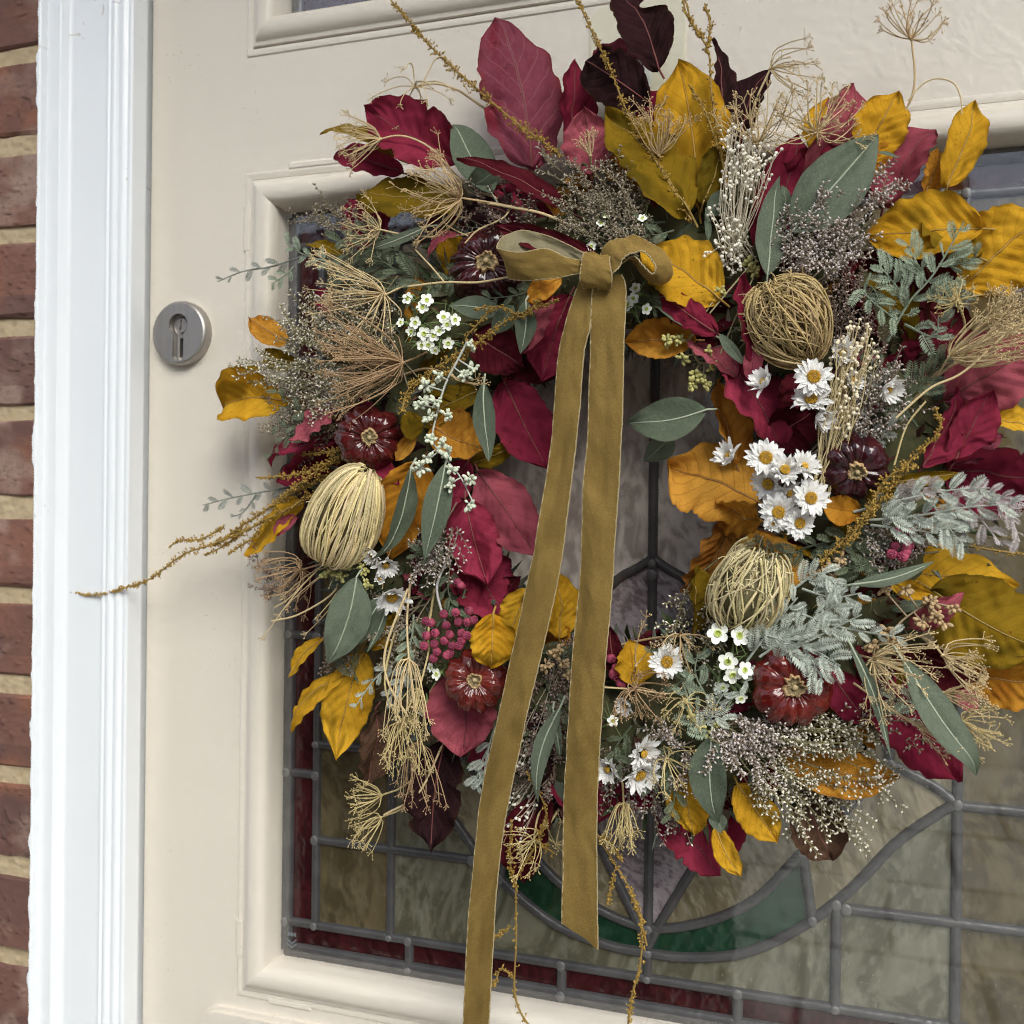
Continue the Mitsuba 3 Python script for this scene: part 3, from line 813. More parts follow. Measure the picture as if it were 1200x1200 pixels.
LEAVES = [
('M',[28.0,-52.0,230.7],[0.6,-46.0,344.8],np.float64(57.0),8,0.05,'tall mauve red leaf standing at the top'),
('R',[52.0,-40.0,240.9],[52.5,-36.0,308.9],np.float64(32.5),20,0.05,''),
('M',[95.0,-40.0,279.1],[69.0,-36.0,319.5],np.float64(29.7),0,0.05,''),
('B',[109.3,-54.0,265.4],[59.9,-50.0,304.4],np.float64(33.6),10,0.06,''),
('B',[114.6,-54.0,287.9],[84.9,-50.0,346.0],np.float64(34.5),0,0.06,'dark purple leaf with torn notch near hanger'),
('P',[72.2,-62.0,220.6],[67.1,-58.0,265.4],np.float64(32.4),0,-0.1,''),
('O',[139.0,-82.0,183.6],[81.8,-66.0,255.8],np.float64(41.8),-8,0.06,''),
('Y',[142.5,-64.0,193.6],[126.9,-52.0,294.9],np.float64(46.7),8,0.06,'tall yellow leaf at the top'),
('O',[145.8,-72.0,192.2],[157.6,-70.0,230.7],np.float64(22.2),20,0.08,''),
('B',[154.6,-52.0,250.2],[146.6,-46.0,305.8],np.float64(20.7),15,0.1,''),
('B',[166.6,-48.0,230.8],[183.2,-40.0,283.9],np.float64(25.0),0,0.1,''),
('R',[101.9,-44.0,254.3],[113.8,-40.0,279.7],np.float64(22.5),0,0.1,''),
('D',[60.9,-70.0,195.4],[-11.5,-88.0,231.4],np.float64(16.7),25,0.08,''),
('B',[44.3,-48.0,177.6],[-19.3,-52.0,216.3],np.float64(40.7),0,0.05,''),
('D',[82.9,-84.0,161.9],[16.0,-92.0,184.2],np.float64(15.2),0,0.1,''),
('R',[-26.5,-46.0,242.4],[-95.2,-52.0,284.8],np.float64(43.3),0,0.08,''),
('R',[-71.3,-42.0,241.9],[-128.0,-44.0,262.8],np.float64(27.1),0,0.06,''),
('O',[-69.4,-52.0,248.2],[-132.4,-54.0,273.4],np.float64(14.6),30,0.15,''),
('O',[-22.8,-54.0,204.3],[-101.2,-56.0,224.6],np.float64(45.4),0,0.08,''),
('R',[-82.1,-46.0,188.1],[-112.2,-48.0,225.4],np.float64(36.8),0,0.05,''),
('E',[2.1,-56.0,215.6],[-25.6,-60.0,269.3],np.float64(29.1),10,0.05,''),
('E',[8.3,-62.0,231.6],[-14.1,-64.0,219.3],np.float64(23.0),0,0.05,''),
('P',[-15.0,-70.0,186.1],[-33.0,-84.0,168.0],np.float64(14.8),30,0.2,''),
('E',[-36.1,-76.0,191.8],[-80.8,-78.0,178.4],np.float64(7.5),0,0.05,''),
('O',[-119.4,-40.0,185.9],[-151.8,-38.0,196.2],np.float64(10.1),0,0.1,''),
('R',[-126.1,-32.0,151.6],[-149.1,-32.0,161.1],np.float64(17.8),0,0.05,''),
('T',[-164.2,-40.0,124.0],[-203.0,-34.0,146.1],np.float64(19.3),0,0.08,''),
('O',[-153.9,-40.0,108.4],[-191.4,-34.0,117.0],np.float64(16.7),0,0.05,''),
('Y',[-159.5,-42.0,79.2],[-233.5,-36.0,76.1],np.float64(38.8),6,0.08,'yellow leaf sticking out over the door at left'),
('O',[-192.0,-34.0,106.6],[-216.6,-32.0,102.4],np.float64(7.2),0,0.05,''),
('P',[-103.6,-72.0,73.7],[-133.0,-80.0,44.3],np.float64(32.2),10,0.08,''),
('R',[-105.1,-56.0,52.2],[-178.2,-52.0,40.0],np.float64(22.3),20,0.06,''),
('R',[-94.0,-46.0,61.4],[-163.6,-46.0,22.0],np.float64(38.6),0,0.05,''),
('R',[-128.8,-50.0,32.5],[-165.7,-52.0,19.9],np.float64(17.5),0,0.05,''),
('Y',[-147.6,-46.0,6.9],[-193.9,-42.0,-37.2],np.float64(28.0),0,0.06,''),
('P',[-146.8,-52.0,-5.6],[-167.3,-52.0,-19.7],np.float64(12.5),0,0.05,''),
('E',[-150.8,-46.0,32.7],[-167.4,-48.0,21.9],np.float64(11.3),0,0.05,''),
('D',[-1.3,-78.0,117.2],[33.9,-76.0,94.9],np.float64(32.4),0,0.05,''),
('P',[54.2,-88.0,139.6],[36.4,-84.0,102.0],np.float64(20.7),15,0.08,''),
('R',[61.0,-68.0,142.2],[42.5,-66.0,85.9],np.float64(35.7),0,0.05,''),
('E',[39.2,-94.0,134.4],[35.5,-92.0,100.8],np.float64(14.6),0,0.05,''),
('E',[19.7,-84.0,129.7],[-16.5,-86.0,135.6],np.float64(15.6),0,0.05,''),
('E',[29.9,-90.0,132.4],[14.3,-88.0,114.9],np.float64(14.3),0,0.05,''),
('T',[61.4,-90.0,147.9],[38.3,-86.0,134.4],np.float64(15.2),10,0.1,''),
('R',[13.8,-62.0,89.4],[44.4,-58.0,28.9],np.float64(38.7),0,-0.06,''),
('E',[13.1,-98.0,83.4],[18.1,-94.0,32.4],np.float64(18.0),8,0.06,''),
('T',[-32.4,-72.0,57.3],[6.0,-74.0,40.7],np.float64(33.1),0,-0.06,''),
('O',[-4.0,-60.0,82.1],[-49.4,-62.0,58.3],np.float64(25.7),0,0.05,''),
('O',[-44.1,-82.0,47.5],[-46.3,-82.0,68.1],np.float64(15.4),0,0.1,''),
('T',[-42.9,-78.0,52.3],[-58.1,-76.0,34.1],np.float64(10.4),0,0.05,''),
('O',[21.4,-58.0,47.3],[-12.8,-58.0,31.9],np.float64(15.0),0,0.05,''),
('R',[-12.0,-60.0,34.7],[-29.6,-62.0,-1.5],np.float64(25.6),0,0.05,''),
('P',[-0.8,-70.0,27.3],[39.3,-68.0,-28.7],np.float64(36.2),12,-0.08,''),
('R',[-5.8,-80.0,8.4],[9.7,-76.0,-48.3],np.float64(34.9),5,-0.06,''),
('R',[-10.8,-66.0,-23.2],[22.5,-64.0,-71.9],np.float64(45.8),0,-0.06,''),
('T',[-41.1,-70.0,34.3],[-62.9,-72.0,-34.2],np.float64(38.5),0,0.06,''),
('E',[-36.4,-100.0,28.4],[-59.9,-98.0,-35.2],np.float64(20.1),8,0.05,''),
('E',[-10.2,-104.0,31.0],[-25.9,-100.0,-31.3],np.float64(18.7),-8,0.06,''),
('R',[-73.7,-78.0,31.1],[-53.5,-80.0,18.3],np.float64(13.9),0,0.05,''),
('D',[-63.8,-56.0,59.0],[-18.3,-58.0,75.7],np.float64(23.6),0,0.05,''),
('D',[9.3,-50.0,116.7],[51.4,-48.0,92.4],np.float64(40.4),0,0.05,''),
('E',[-80.6,-88.0,-44.9],[-104.1,-84.0,-107.0],np.float64(31.4),6,0.05,'broad eucalyptus leaf below the left straw ball'),
('E',[-65.9,-76.0,-58.0],[-89.2,-74.0,-93.9],np.float64(19.9),15,0.05,''),
('E',[-62.3,-78.0,-63.5],[-78.3,-76.0,-97.1],np.float64(6.4),0,0.05,''),
('E',[-85.3,-70.0,-37.8],[-111.1,-70.0,-50.6],np.float64(20.3),0,0.05,''),
('Y',[-131.6,-42.0,-94.5],[-158.6,-38.0,-125.7],np.float64(12.6),10,0.1,''),
('Y',[-104.0,-54.0,-116.1],[-153.8,-50.0,-163.1],np.float64(18.6),20,0.12,''),
('Y',[-96.4,-48.0,-100.6],[-117.9,-46.0,-175.9],np.float64(34.5),-6,0.06,'yellow leaf hanging down at lower left'),
('Y',[-59.4,-62.0,-70.6],[-82.3,-60.0,-98.2],np.float64(17.9),0,0.08,''),
('O',[-41.6,-56.0,-53.8],[-63.1,-56.0,-101.3],np.float64(33.3),0,0.05,''),
('T',[-38.6,-58.0,-71.3],[-29.3,-58.0,-53.2],np.float64(17.7),0,0.05,''),
('K',[-84.7,-46.0,-143.0],[-95.1,-40.0,-198.2],np.float64(33.2),0,0.05,''),
('B',[-27.6,-56.0,-156.9],[-38.7,-50.0,-235.6],np.float64(37.9),6,0.06,'dark brown purple leaf pointing down onto the glass'),
('P',[-11.5,-68.0,-104.8],[-8.7,-70.0,-163.3],np.float64(47.0),0,0.08,'pink leaf under the lower left pumpkin'),
('Y',[21.3,-98.0,-63.7],[18.6,-94.0,-100.8],np.float64(29.4),0,0.08,''),
('Y',[38.8,-82.0,-49.0],[24.1,-82.0,-83.9],np.float64(24.3),0,0.05,''),
('Y',[56.3,-68.0,-81.7],[51.7,-64.0,-39.2],np.float64(32.4),0,0.08,''),
('T',[42.9,-62.0,-88.7],[62.1,-62.0,-74.8],np.float64(22.5),0,0.05,''),
('D',[47.1,-58.0,-185.5],[28.1,-52.0,-253.7],np.float64(30.9),10,0.06,''),
('B',[55.0,-50.0,-147.9],[43.3,-48.0,-215.6],np.float64(34.4),0,0.05,''),
('E',[62.6,-84.0,-122.9],[46.3,-82.0,-187.0],np.float64(13.1),10,0.05,''),
('E',[56.4,-80.0,-125.2],[61.9,-78.0,-159.1],np.float64(6.6),0,0.05,''),
('D',[95.5,-64.0,-105.9],[89.3,-66.0,-71.4],np.float64(13.2),0,0.1,''),
('D',[106.2,-62.0,-108.3],[97.3,-66.0,-86.3],np.float64(12.0),0,0.1,''),
('Y',[142.8,-72.0,-158.4],[145.9,-68.0,-200.7],np.float64(26.6),0,0.06,''),
('Y',[171.5,-66.0,-165.7],[195.8,-64.0,-199.9],np.float64(24.2),8,0.08,''),
('Y',[157.5,-60.0,-195.4],[174.2,-60.0,-225.5],np.float64(13.9),0,0.1,''),
('R',[119.3,-46.0,-200.3],[158.0,-44.0,-232.9],np.float64(31.0),0,0.06,''),
('R',[168.3,-44.0,-189.0],[164.9,-44.0,-218.4],np.float64(16.4),0,0.05,''),
('E',[158.6,-90.0,-132.2],[161.8,-86.0,-186.8],np.float64(25.7),8,0.05,''),
('E',[159.1,-82.0,-179.4],[163.7,-80.0,-193.0],np.float64(11.4),0,0.05,''),
('K',[210.2,-46.0,-170.6],[228.5,-44.0,-214.4],np.float64(33.0),0,0.08,''),
('T',[195.5,-62.0,-145.4],[266.5,-56.0,-155.8],np.float64(27.9),10,0.08,''),
('O',[239.8,-60.0,-109.0],[217.1,-62.0,-139.9],np.float64(23.7),0,0.05,''),
('R',[225.1,-72.0,-91.7],[249.6,-70.0,-123.8],np.float64(21.3),10,0.08,''),
('R',[240.2,-58.0,-99.0],[300.2,-56.0,-154.6],np.float64(46.8),0,0.05,'bright crimson leaf pointing down at lower right'),
('T',[239.0,-62.0,-124.1],[250.8,-60.0,-138.9],np.float64(9.2),0,0.05,''),
('E',[264.6,-104.0,-77.9],[311.6,-92.0,-143.6],np.float64(20.7),-10,0.06,''),
('E',[236.2,-100.0,-70.5],[258.4,-98.0,-132.8],np.float64(6.7),0,0.06,''),
('R',[172.4,-44.0,-177.6],[191.2,-44.0,-194.7],np.float64(16.3),0,0.05,''),
('Y',[261.1,-56.0,-31.5],[328.4,-52.0,-40.5],np.float64(38.3),0,0.06,''),
('O',[280.7,-64.0,-41.4],[344.8,-58.0,-76.1],np.float64(51.3),0,0.06,''),
('T',[301.3,-46.0,-92.8],[356.1,-44.0,-94.6],np.float64(32.1),0,0.05,''),
('Y',[258.2,-76.0,-37.4],[280.7,-78.0,-43.4],np.float64(11.8),10,0.1,''),
('T',[223.1,-60.0,-32.4],[263.2,-58.0,-48.6],np.float64(23.6),0,0.06,''),
('P',[269.2,-76.0,-63.2],[298.2,-78.0,-43.2],np.float64(16.6),0,0.08,''),
('E',[237.6,-96.0,-38.3],[281.2,-94.0,-23.6],np.float64(8.2),0,0.05,''),
('D',[275.1,-46.0,-81.6],[313.2,-44.0,-97.5],np.float64(32.7),0,0.05,''),
('P',[296.2,-52.0,-103.4],[308.4,-52.0,-112.6],np.float64(13.1),0,0.1,''),
('E',[259.7,-64.0,-54.8],[281.7,-64.0,-50.4],np.float64(8.0),0,0.05,''),
('D',[233.6,-44.0,-97.4],[282.8,-44.0,-109.8],np.float64(31.3),0,0.05,''),
('R',[287.6,-52.0,28.0],[351.7,-48.0,26.1],np.float64(46.0),0,0.05,''),
('P',[286.8,-56.0,69.2],[344.3,-52.0,103.7],np.float64(45.8),6,0.06,''),
('R',[274.1,-66.0,29.4],[293.1,-62.0,77.4],np.float64(24.9),20,0.1,''),
('R',[290.4,-58.0,29.8],[310.1,-56.0,75.6],np.float64(27.0),0,0.06,''),
('Y',[307.5,-48.0,61.4],[341.5,-46.0,51.6],np.float64(18.0),0,0.06,''),
('O',[255.0,-82.0,20.0],[295.1,-78.0,26.0],np.float64(8.3),20,0.1,''),
('T',[242.2,-84.0,3.1],[219.9,-84.0,6.8],np.float64(16.9),0,0.1,''),
('O',[266.4,-50.0,22.9],[261.0,-48.0,76.8],np.float64(24.8),0,0.05,''),
('T',[275.9,-52.0,18.8],[264.2,-52.0,41.8],np.float64(13.3),0,0.05,''),
('M',[287.4,-54.0,34.0],[319.3,-54.0,49.8],np.float64(25.1),0,0.05,''),
('D',[265.7,-44.0,96.8],[227.8,-44.0,161.6],np.float64(47.2),0,0.05,''),
('D',[286.8,-46.0,126.5],[257.4,-46.0,170.5],np.float64(43.3),0,0.05,''),
('D',[299.3,-42.0,95.9],[265.2,-42.0,143.9],np.float64(41.3),0,0.05,''),
('D',[286.4,-40.0,3.6],[304.8,-40.0,44.8],np.float64(30.9),0,0.05,''),
('Y',[306.5,-62.0,167.8],[242.2,-54.0,167.5],np.float64(40.4),0,0.06,''),
('O',[306.0,-60.0,152.5],[271.3,-56.0,175.1],np.float64(33.1),0,0.06,''),
('Y',[297.1,-50.0,136.3],[342.6,-46.0,177.2],np.float64(49.1),0,0.05,''),
('Y',[287.3,-46.0,198.0],[303.6,-40.0,251.0],np.float64(24.6),15,0.1,'yellow leaf standing upright at upper right'),
('T',[276.1,-42.0,196.0],[284.5,-40.0,224.8],np.float64(17.6),0,0.08,''),
('P',[253.7,-48.0,189.0],[279.9,-42.0,239.0],np.float64(36.2),10,0.08,''),
('Y',[240.6,-50.0,215.5],[258.8,-42.0,259.0],np.float64(32.3),0,0.08,''),
('T',[244.7,-46.0,204.4],[259.2,-44.0,229.7],np.float64(24.0),0,0.05,''),
('P',[203.7,-52.0,204.6],[237.0,-42.0,269.0],np.float64(42.3),10,0.08,''),
('Y',[219.4,-42.0,221.1],[217.8,-38.0,262.2],np.float64(26.7),0,0.06,''),
('R',[179.3,-62.0,163.2],[203.5,-56.0,236.5],np.float64(33.7),10,0.06,''),
('R',[183.7,-46.0,201.8],[234.5,-44.0,224.3],np.float64(37.3),0,0.05,''),
('E',[200.7,-88.0,167.0],[249.7,-82.0,223.5],np.float64(37.8),6,0.05,'largest grey green eucalyptus leaf at upper right'),
('E',[187.4,-88.0,141.8],[190.7,-84.0,200.7],np.float64(23.3),10,0.05,''),
('E',[197.7,-80.0,176.9],[195.4,-80.0,199.5],np.float64(8.1),0,0.05,''),
('E',[248.0,-80.0,212.0],[260.6,-80.0,206.4],np.float64(4.4),0,0.05,''),
('E',[149.3,-74.0,185.0],[167.0,-72.0,199.8],np.float64(13.6),10,0.05,''),
('E',[151.1,-78.0,168.1],[148.5,-76.0,189.2],np.float64(5.2),0,0.05,''),
('Y',[159.1,-80.0,130.7],[108.4,-76.0,166.3],np.float64(42.2),0,0.06,'yellow leaf right of the bow'),
('R',[159.1,-86.0,109.0],[121.2,-82.0,138.7],np.float64(17.7),-10,0.08,''),
('R',[180.8,-90.0,88.2],[165.5,-84.0,139.4],np.float64(27.5),0,0.12,''),
('E',[155.5,-82.0,109.8],[112.8,-80.0,135.9],np.float64(14.7),0,0.06,''),
('T',[143.4,-70.0,109.1],[98.6,-68.0,109.1],np.float64(24.7),0,0.06,''),
('P',[169.8,-80.0,84.8],[137.8,-78.0,104.4],np.float64(18.8),0,0.08,''),
('R',[161.6,-72.0,93.9],[200.2,-70.0,39.7],np.float64(43.7),-8,0.06,''),
('D',[189.8,-66.0,44.2],[214.6,-66.0,64.6],np.float64(31.1),0,0.05,''),
('P',[182.8,-92.0,103.0],[179.8,-88.0,78.4],np.float64(11.1),20,0.15,''),
('E',[160.6,-94.0,108.1],[177.1,-92.0,87.6],np.float64(7.1),20,0.15,''),
('D',[195.9,-84.0,66.3],[205.9,-84.0,85.2],np.float64(19.2),0,0.08,''),
('E',[152.7,-84.0,64.1],[100.3,-80.0,58.0],np.float64(27.4),6,0.06,'eucalyptus leaf lying across the wreath hole'),
('E',[129.7,-70.0,50.9],[110.2,-66.0,32.9],np.float64(17.3),0,0.05,''),
('T',[181.5,-64.0,7.6],[124.4,-60.0,33.1],np.float64(57.8),0,0.06,'broad golden leaf left of the daisies'),
('T',[168.4,-70.0,31.0],[149.5,-66.0,80.7],np.float64(28.6),8,0.08,''),
('T',[184.5,-74.0,-3.9],[154.7,-74.0,7.2],np.float64(30.2),0,0.06,''),
('C',[164.3,-58.0,-4.3],[134.3,-54.0,-50.8],np.float64(41.1),0,0.05,'coppery leaf inside the right of the hole'),
('T',[189.0,-72.0,-50.4],[182.2,-70.0,-6.6],np.float64(43.6),0,0.06,''),
('O',[143.6,-70.0,-75.3],[144.0,-66.0,-31.3],np.float64(26.7),0,0.06,''),
('Y',[106.3,-70.0,-109.2],[103.2,-68.0,-79.8],np.float64(26.1),0,0.08,''),
('M',[183.7,-62.0,-104.2],[172.1,-62.0,-83.8],np.float64(18.0),0,0.05,''),
('R',[226.2,-50.0,-102.3],[238.4,-50.0,-80.5],np.float64(26.2),0,0.05,''),
('E',[158.9,-66.0,-82.9],[160.8,-66.0,-61.6],np.float64(6.4),0,0.05,'')]
for i, (k, b, t, w, ro, be, lab) in enumerate(LEAVES):
    leaf(k, b, t, w, ro, be, lab or None, i)
# leaves deep between the others, where only dark slivers show
for i in range(54):
    a = i / 54 * 2 * np.pi + rs.uniform(-.06, .06)
    rr = .158 + rs.choice([-.035, 0, .035]) + rs.uniform(-.01, .01)
    er = np.array([math.cos(a), 0, math.sin(a)])
    c = np.array([RC[0], -.040 - .012 * (1 - abs(rr - .158) / .05), RC[2]]) + er * rr
    d = unit(er * rs.normal(.3, .6) + np.array([math.sin(a), 0, -math.cos(a)]) * rs.normal(0, .8))
    leaf(rs.choice(list('DDRROBTE')), (c - d * .028) * 1000, (c + d * .03 - np.array([0, .008, 0])) * 1000, rs.uniform(26, 36), rs.normal(0, 15), .08, None, 500 + i)

for i in range(40):
    a = (i + rs.uniform(0, 1)) / 40 * 2 * np.pi
    rr = .158 + rs.uniform(-.040, .046)
    er = np.array([math.cos(a), 0, math.sin(a)])
    c = np.array([RC[0], -.050 + .010 * abs(rr - .158) / .046, RC[2]]) + er * rr
    d = unit(er * rs.normal(.5, .5) + np.array([math.sin(a), 0, -math.cos(a)]) * rs.normal(0, .8))
    leaf(rs.choice(list('RRYTDPEMO')), (c - d * .020) * 1000, (c + d * .026 - np.array([0, .010, 0])) * 1000, rs.uniform(20, 30), rs.normal(0, 22), .12, None, 700 + i)

# mini pumpkins
PUMP = [
([3.3,-66.0,164.6],np.float64(26.9),0.72,(-0.05,-0.02),0,'purplish black mini pumpkin behind the left bow loop'),
([-74.8,-84.0,49.4],np.float64(23.1),0.72,(0.14,0.06),1,'maroon mini pumpkin on the left side'),
([237.2,-84.0,28.8],np.float64(20.3),0.74,(-0.04,0.22),2,'dark plum mini pumpkin beside the daisies'),
([5.2,-86.0,-109.5],np.float64(21.1),0.7,(0,-0.08),3,'red brown wrinkled mini pumpkin under a yellow leaf'),
([204.3,-84.0,-99.8],np.float64(24.7),0.66,(-0.05,0.0),4,'largest red mini pumpkin at lower right')]
PODS = ['pod_black', 'pod_maroon', 'pod_plum', 'pod_red', 'pod_bright']
for i, (c, r, sq, tilt, ci, lab) in enumerate(PUMP):
    rp = np.random.default_rng(70 + i)
    c, r = mm(c), r / 1000
    e1, e2, n = frame(unit(OUT + np.array([tilt[0], 0, -tilt[1]]) * 1.6))
    nth, nph = 60, 132
    th, ph = np.meshgrid(np.linspace(0.0, np.pi, nth), np.linspace(0, 2 * np.pi, nph, endpoint=False), indexing='ij')
    nl = (9, 10, 9, 9, 10)[i]
    phw = ph + .22 * np.sin(ph * 2 + i) + .12 * np.sin(ph * 3 + 2 * i)
    gro = np.abs(np.cos(phw * nl / 2)) ** 6
    gro2 = .35 * np.abs(np.cos(phw * nl + 1)) ** 8
    dirs = np.stack([np.sin(th) * np.cos(ph), np.sin(th) * np.sin(ph), np.cos(th)], -1)
    wr = (meshkit.fbm(np.stack([np.cos(ph) * 5 + i, np.sin(ph) * 5, th * 1.3], -1), 4, i) - .5) * (.17, .15, .09, .22, .13)[i]
    fine = (meshkit.fbm(dirs * (7, 12, 6, 15, 9)[i] + i * 5, 4, i + 20) - .5) * (.07, .07, .05, .10, .06)[i]
    rad = 1 - (gro * .15 + gro2 * .06) * np.sin(th) ** .5 * (1 - .3 * np.exp(-((th - 1.2) / .5) ** 2)) + wr + fine
    rad *= 1 + .10 * (meshkit.noise(np.stack([np.cos(ph) * 1.4, np.sin(ph) * 1.4, th * 0], -1) + i * 9, i) - .5)
    ax_ = sq * np.cos(th) * rad - .30 * np.exp(-(th / .48) ** 2) - .05
    P = c + r * (dirs[..., :1] * e1 * rad[..., None] + dirs[..., 1:2] * e2 * rad[..., None] + ax_[..., None] * n)
    ii, jj = np.meshgrid(np.arange(nth - 1), np.arange(nph), indexing='ij')
    F = np.stack([ii * nph + jj, (ii + 1) * nph + jj, (ii + 1) * nph + (jj + 1) % nph, ii * nph + (jj + 1) % nph], -1).reshape(-1, 4)
    key = part('wreath__mini_pumpkin', (P.reshape(-1, 3), F), PODS[ci], smooth=True, label=lab)
    # dry calyx: a ragged tan rosette with a corky scar
    m = MB()
    na, nr = 72, 9
    aa, q = np.meshgrid(np.linspace(0, 2 * np.pi, na, endpoint=False), np.linspace(0, 1, nr), indexing='ij')
    R0 = r * (.25 + .05 * np.abs(np.cos(aa * nl / 2)) * (i in (0, 2, 4)) + .14 * (meshkit.noise(np.stack([np.cos(aa) * 3, np.sin(aa) * 3, aa * 0 + i], -1)) - .5))
    hgt = r * (sq - .24 + .10 * np.exp(-((q - .78) / .16) ** 2) - .10 * np.clip(q - .85, 0, 1) * 6 + .16 * (meshkit.fbm(np.stack([np.cos(aa) * q * 5, np.sin(aa) * q * 5, q * 0 + i * 3], -1), 3) - .5))
    V = c + (R0 * q * np.cos(aa))[..., None] * e1 + (R0 * q * np.sin(aa))[..., None] * e2 + (hgt - .05 * r)[..., None] * n
    ii, jj = np.meshgrid(np.arange(na), np.arange(nr - 1), indexing='ij')
    F = np.stack([ii * nr + jj, ii * nr + jj + 1, (ii + 1) % na * nr + jj + 1, (ii + 1) % na * nr + jj], -1).reshape(-1, 4)
    colr = np.array([.30, .20, .10]) * (.6 + .8 * meshkit.fbm(V * 900, 3))[..., None]
    colr = np.where((q > .7)[..., None], colr * 1.3, colr * np.array([.62, .72, .75]))
    m.add(V.reshape(-1, 3), F, colr.reshape(-1, 3))
    m.build(key + '__stem')
    m = MB()
    m.add(c + ICO2_V * np.array([1, 1, 1]) * r * .07 + n * r * (sq - .24), ICO2_F, (.36, .27, .15))
    m.build(key + '__stem__scar' if False else key + '__stem_scar')

# straw seed balls
BALLS = [
([188.3,-92.0,135.3],[211.5,-82.0,92.3],np.float64(23.1),0,'brown straw seed ball at upper right'),
([-69.5,-94.0,25.9],[-107.0,-84.0,-31.9],np.float64(24.4),1,'pale straw seed ball with smooth combed strands at left'),
([188.7,-92.0,-18.2],[169.9,-82.0,-66.4],np.float64(21.4),2,'straw seed ball with open tangled top right of the hole')]
for i, (top, bot, b, st, lab) in enumerate(BALLS):
    rb = np.random.default_rng(40 + i)
    top, bot, b = mm(top), mm(bot), b / 1000
    c = (top + bot) / 2
    a = np.linalg.norm(top - bot) / 2
    e1, e2, n = frame(top - bot)
    m = MB()
    m.add(c + (ICO2_V[:, :1] * e1 + ICO2_V[:, 1:2] * e2) * b * .78 + ICO2_V[:, 2:] * n * a * .8, ICO2_F, ((.10, .07, .03), (.16, .13, .06), (.17, .15, .08))[st])
    N, rad, tw = ((210, .00048, .35), (185, .00078, .22), (110, .00062, .30))[st]
    tone = np.array(((.44, .33, .165), (.60, .50, .28), (.56, .49, .285))[st])
    for k in range(N):
        ph0 = rb.uniform(0, 2 * np.pi)
        t0 = rb.uniform(.10, .5) if st != 2 else rb.uniform(.35, 1.0)
        t1 = np.pi - rb.uniform(.03, .3)
        th = np.linspace(t0, t1, 15)
        ph = ph0 + tw * (th - 1.5) * (rb.uniform(.4, 1.4) if st == 1 else rb.normal(.3, 1.3)) + rb.normal(0, (.14, .06, .22)[st]) * np.sin(th * 2)
        rr = 1 + rb.normal(0, (.06, .04, .08)[st]) + .03 * np.sin(th * 3 + ph0)
        pear = 1 + (.16 if st == 1 else -.14 if st == 0 else .05) * -np.cos(th)
        p = c + (np.sin(th) ** .8 * rr * pear)[:, None] * b * (np.cos(ph)[:, None] * e1 + np.sin(ph)[:, None] * e2) + (np.cos(th) * rr)[:, None] * a * n
        m.tube(p, rad * rb.uniform(.55, 1.35) * (1 + .25 * np.sin(np.linspace(0, 9, 15) + ph0)) * np.linspace(1.15, .8, 15), tone * rb.uniform(.55, 1.2) * np.array([1, rb.uniform(.92, 1.03), rb.uniform(.8, 1.05)]), 5)
    for k in range((420, 26, 260)[st]):
        d = unit(rb.normal(size=3) * .8 + n * (.9 if st else 1.0) + (OUT * .5 if st != 1 else 0))
        p0 = c + d * b * rb.uniform(.75, 1.02)
        d1 = unit(rb.normal(size=3) + .4 * d)
        L = b * rb.uniform(.2, .55)
        p = spline([p0, p0 + d1 * L * .5 + rb.normal(0, .1, 3) * L, p0 + d1 * L * .8 + unit(rb.normal(size=3)) * L * .3], 7)
        m.tube(p, rb.uniform(.00025, .00045), tone * rb.uniform(.7, 1.25), 4)
    m.build('wreath__seed_head', label=lab)

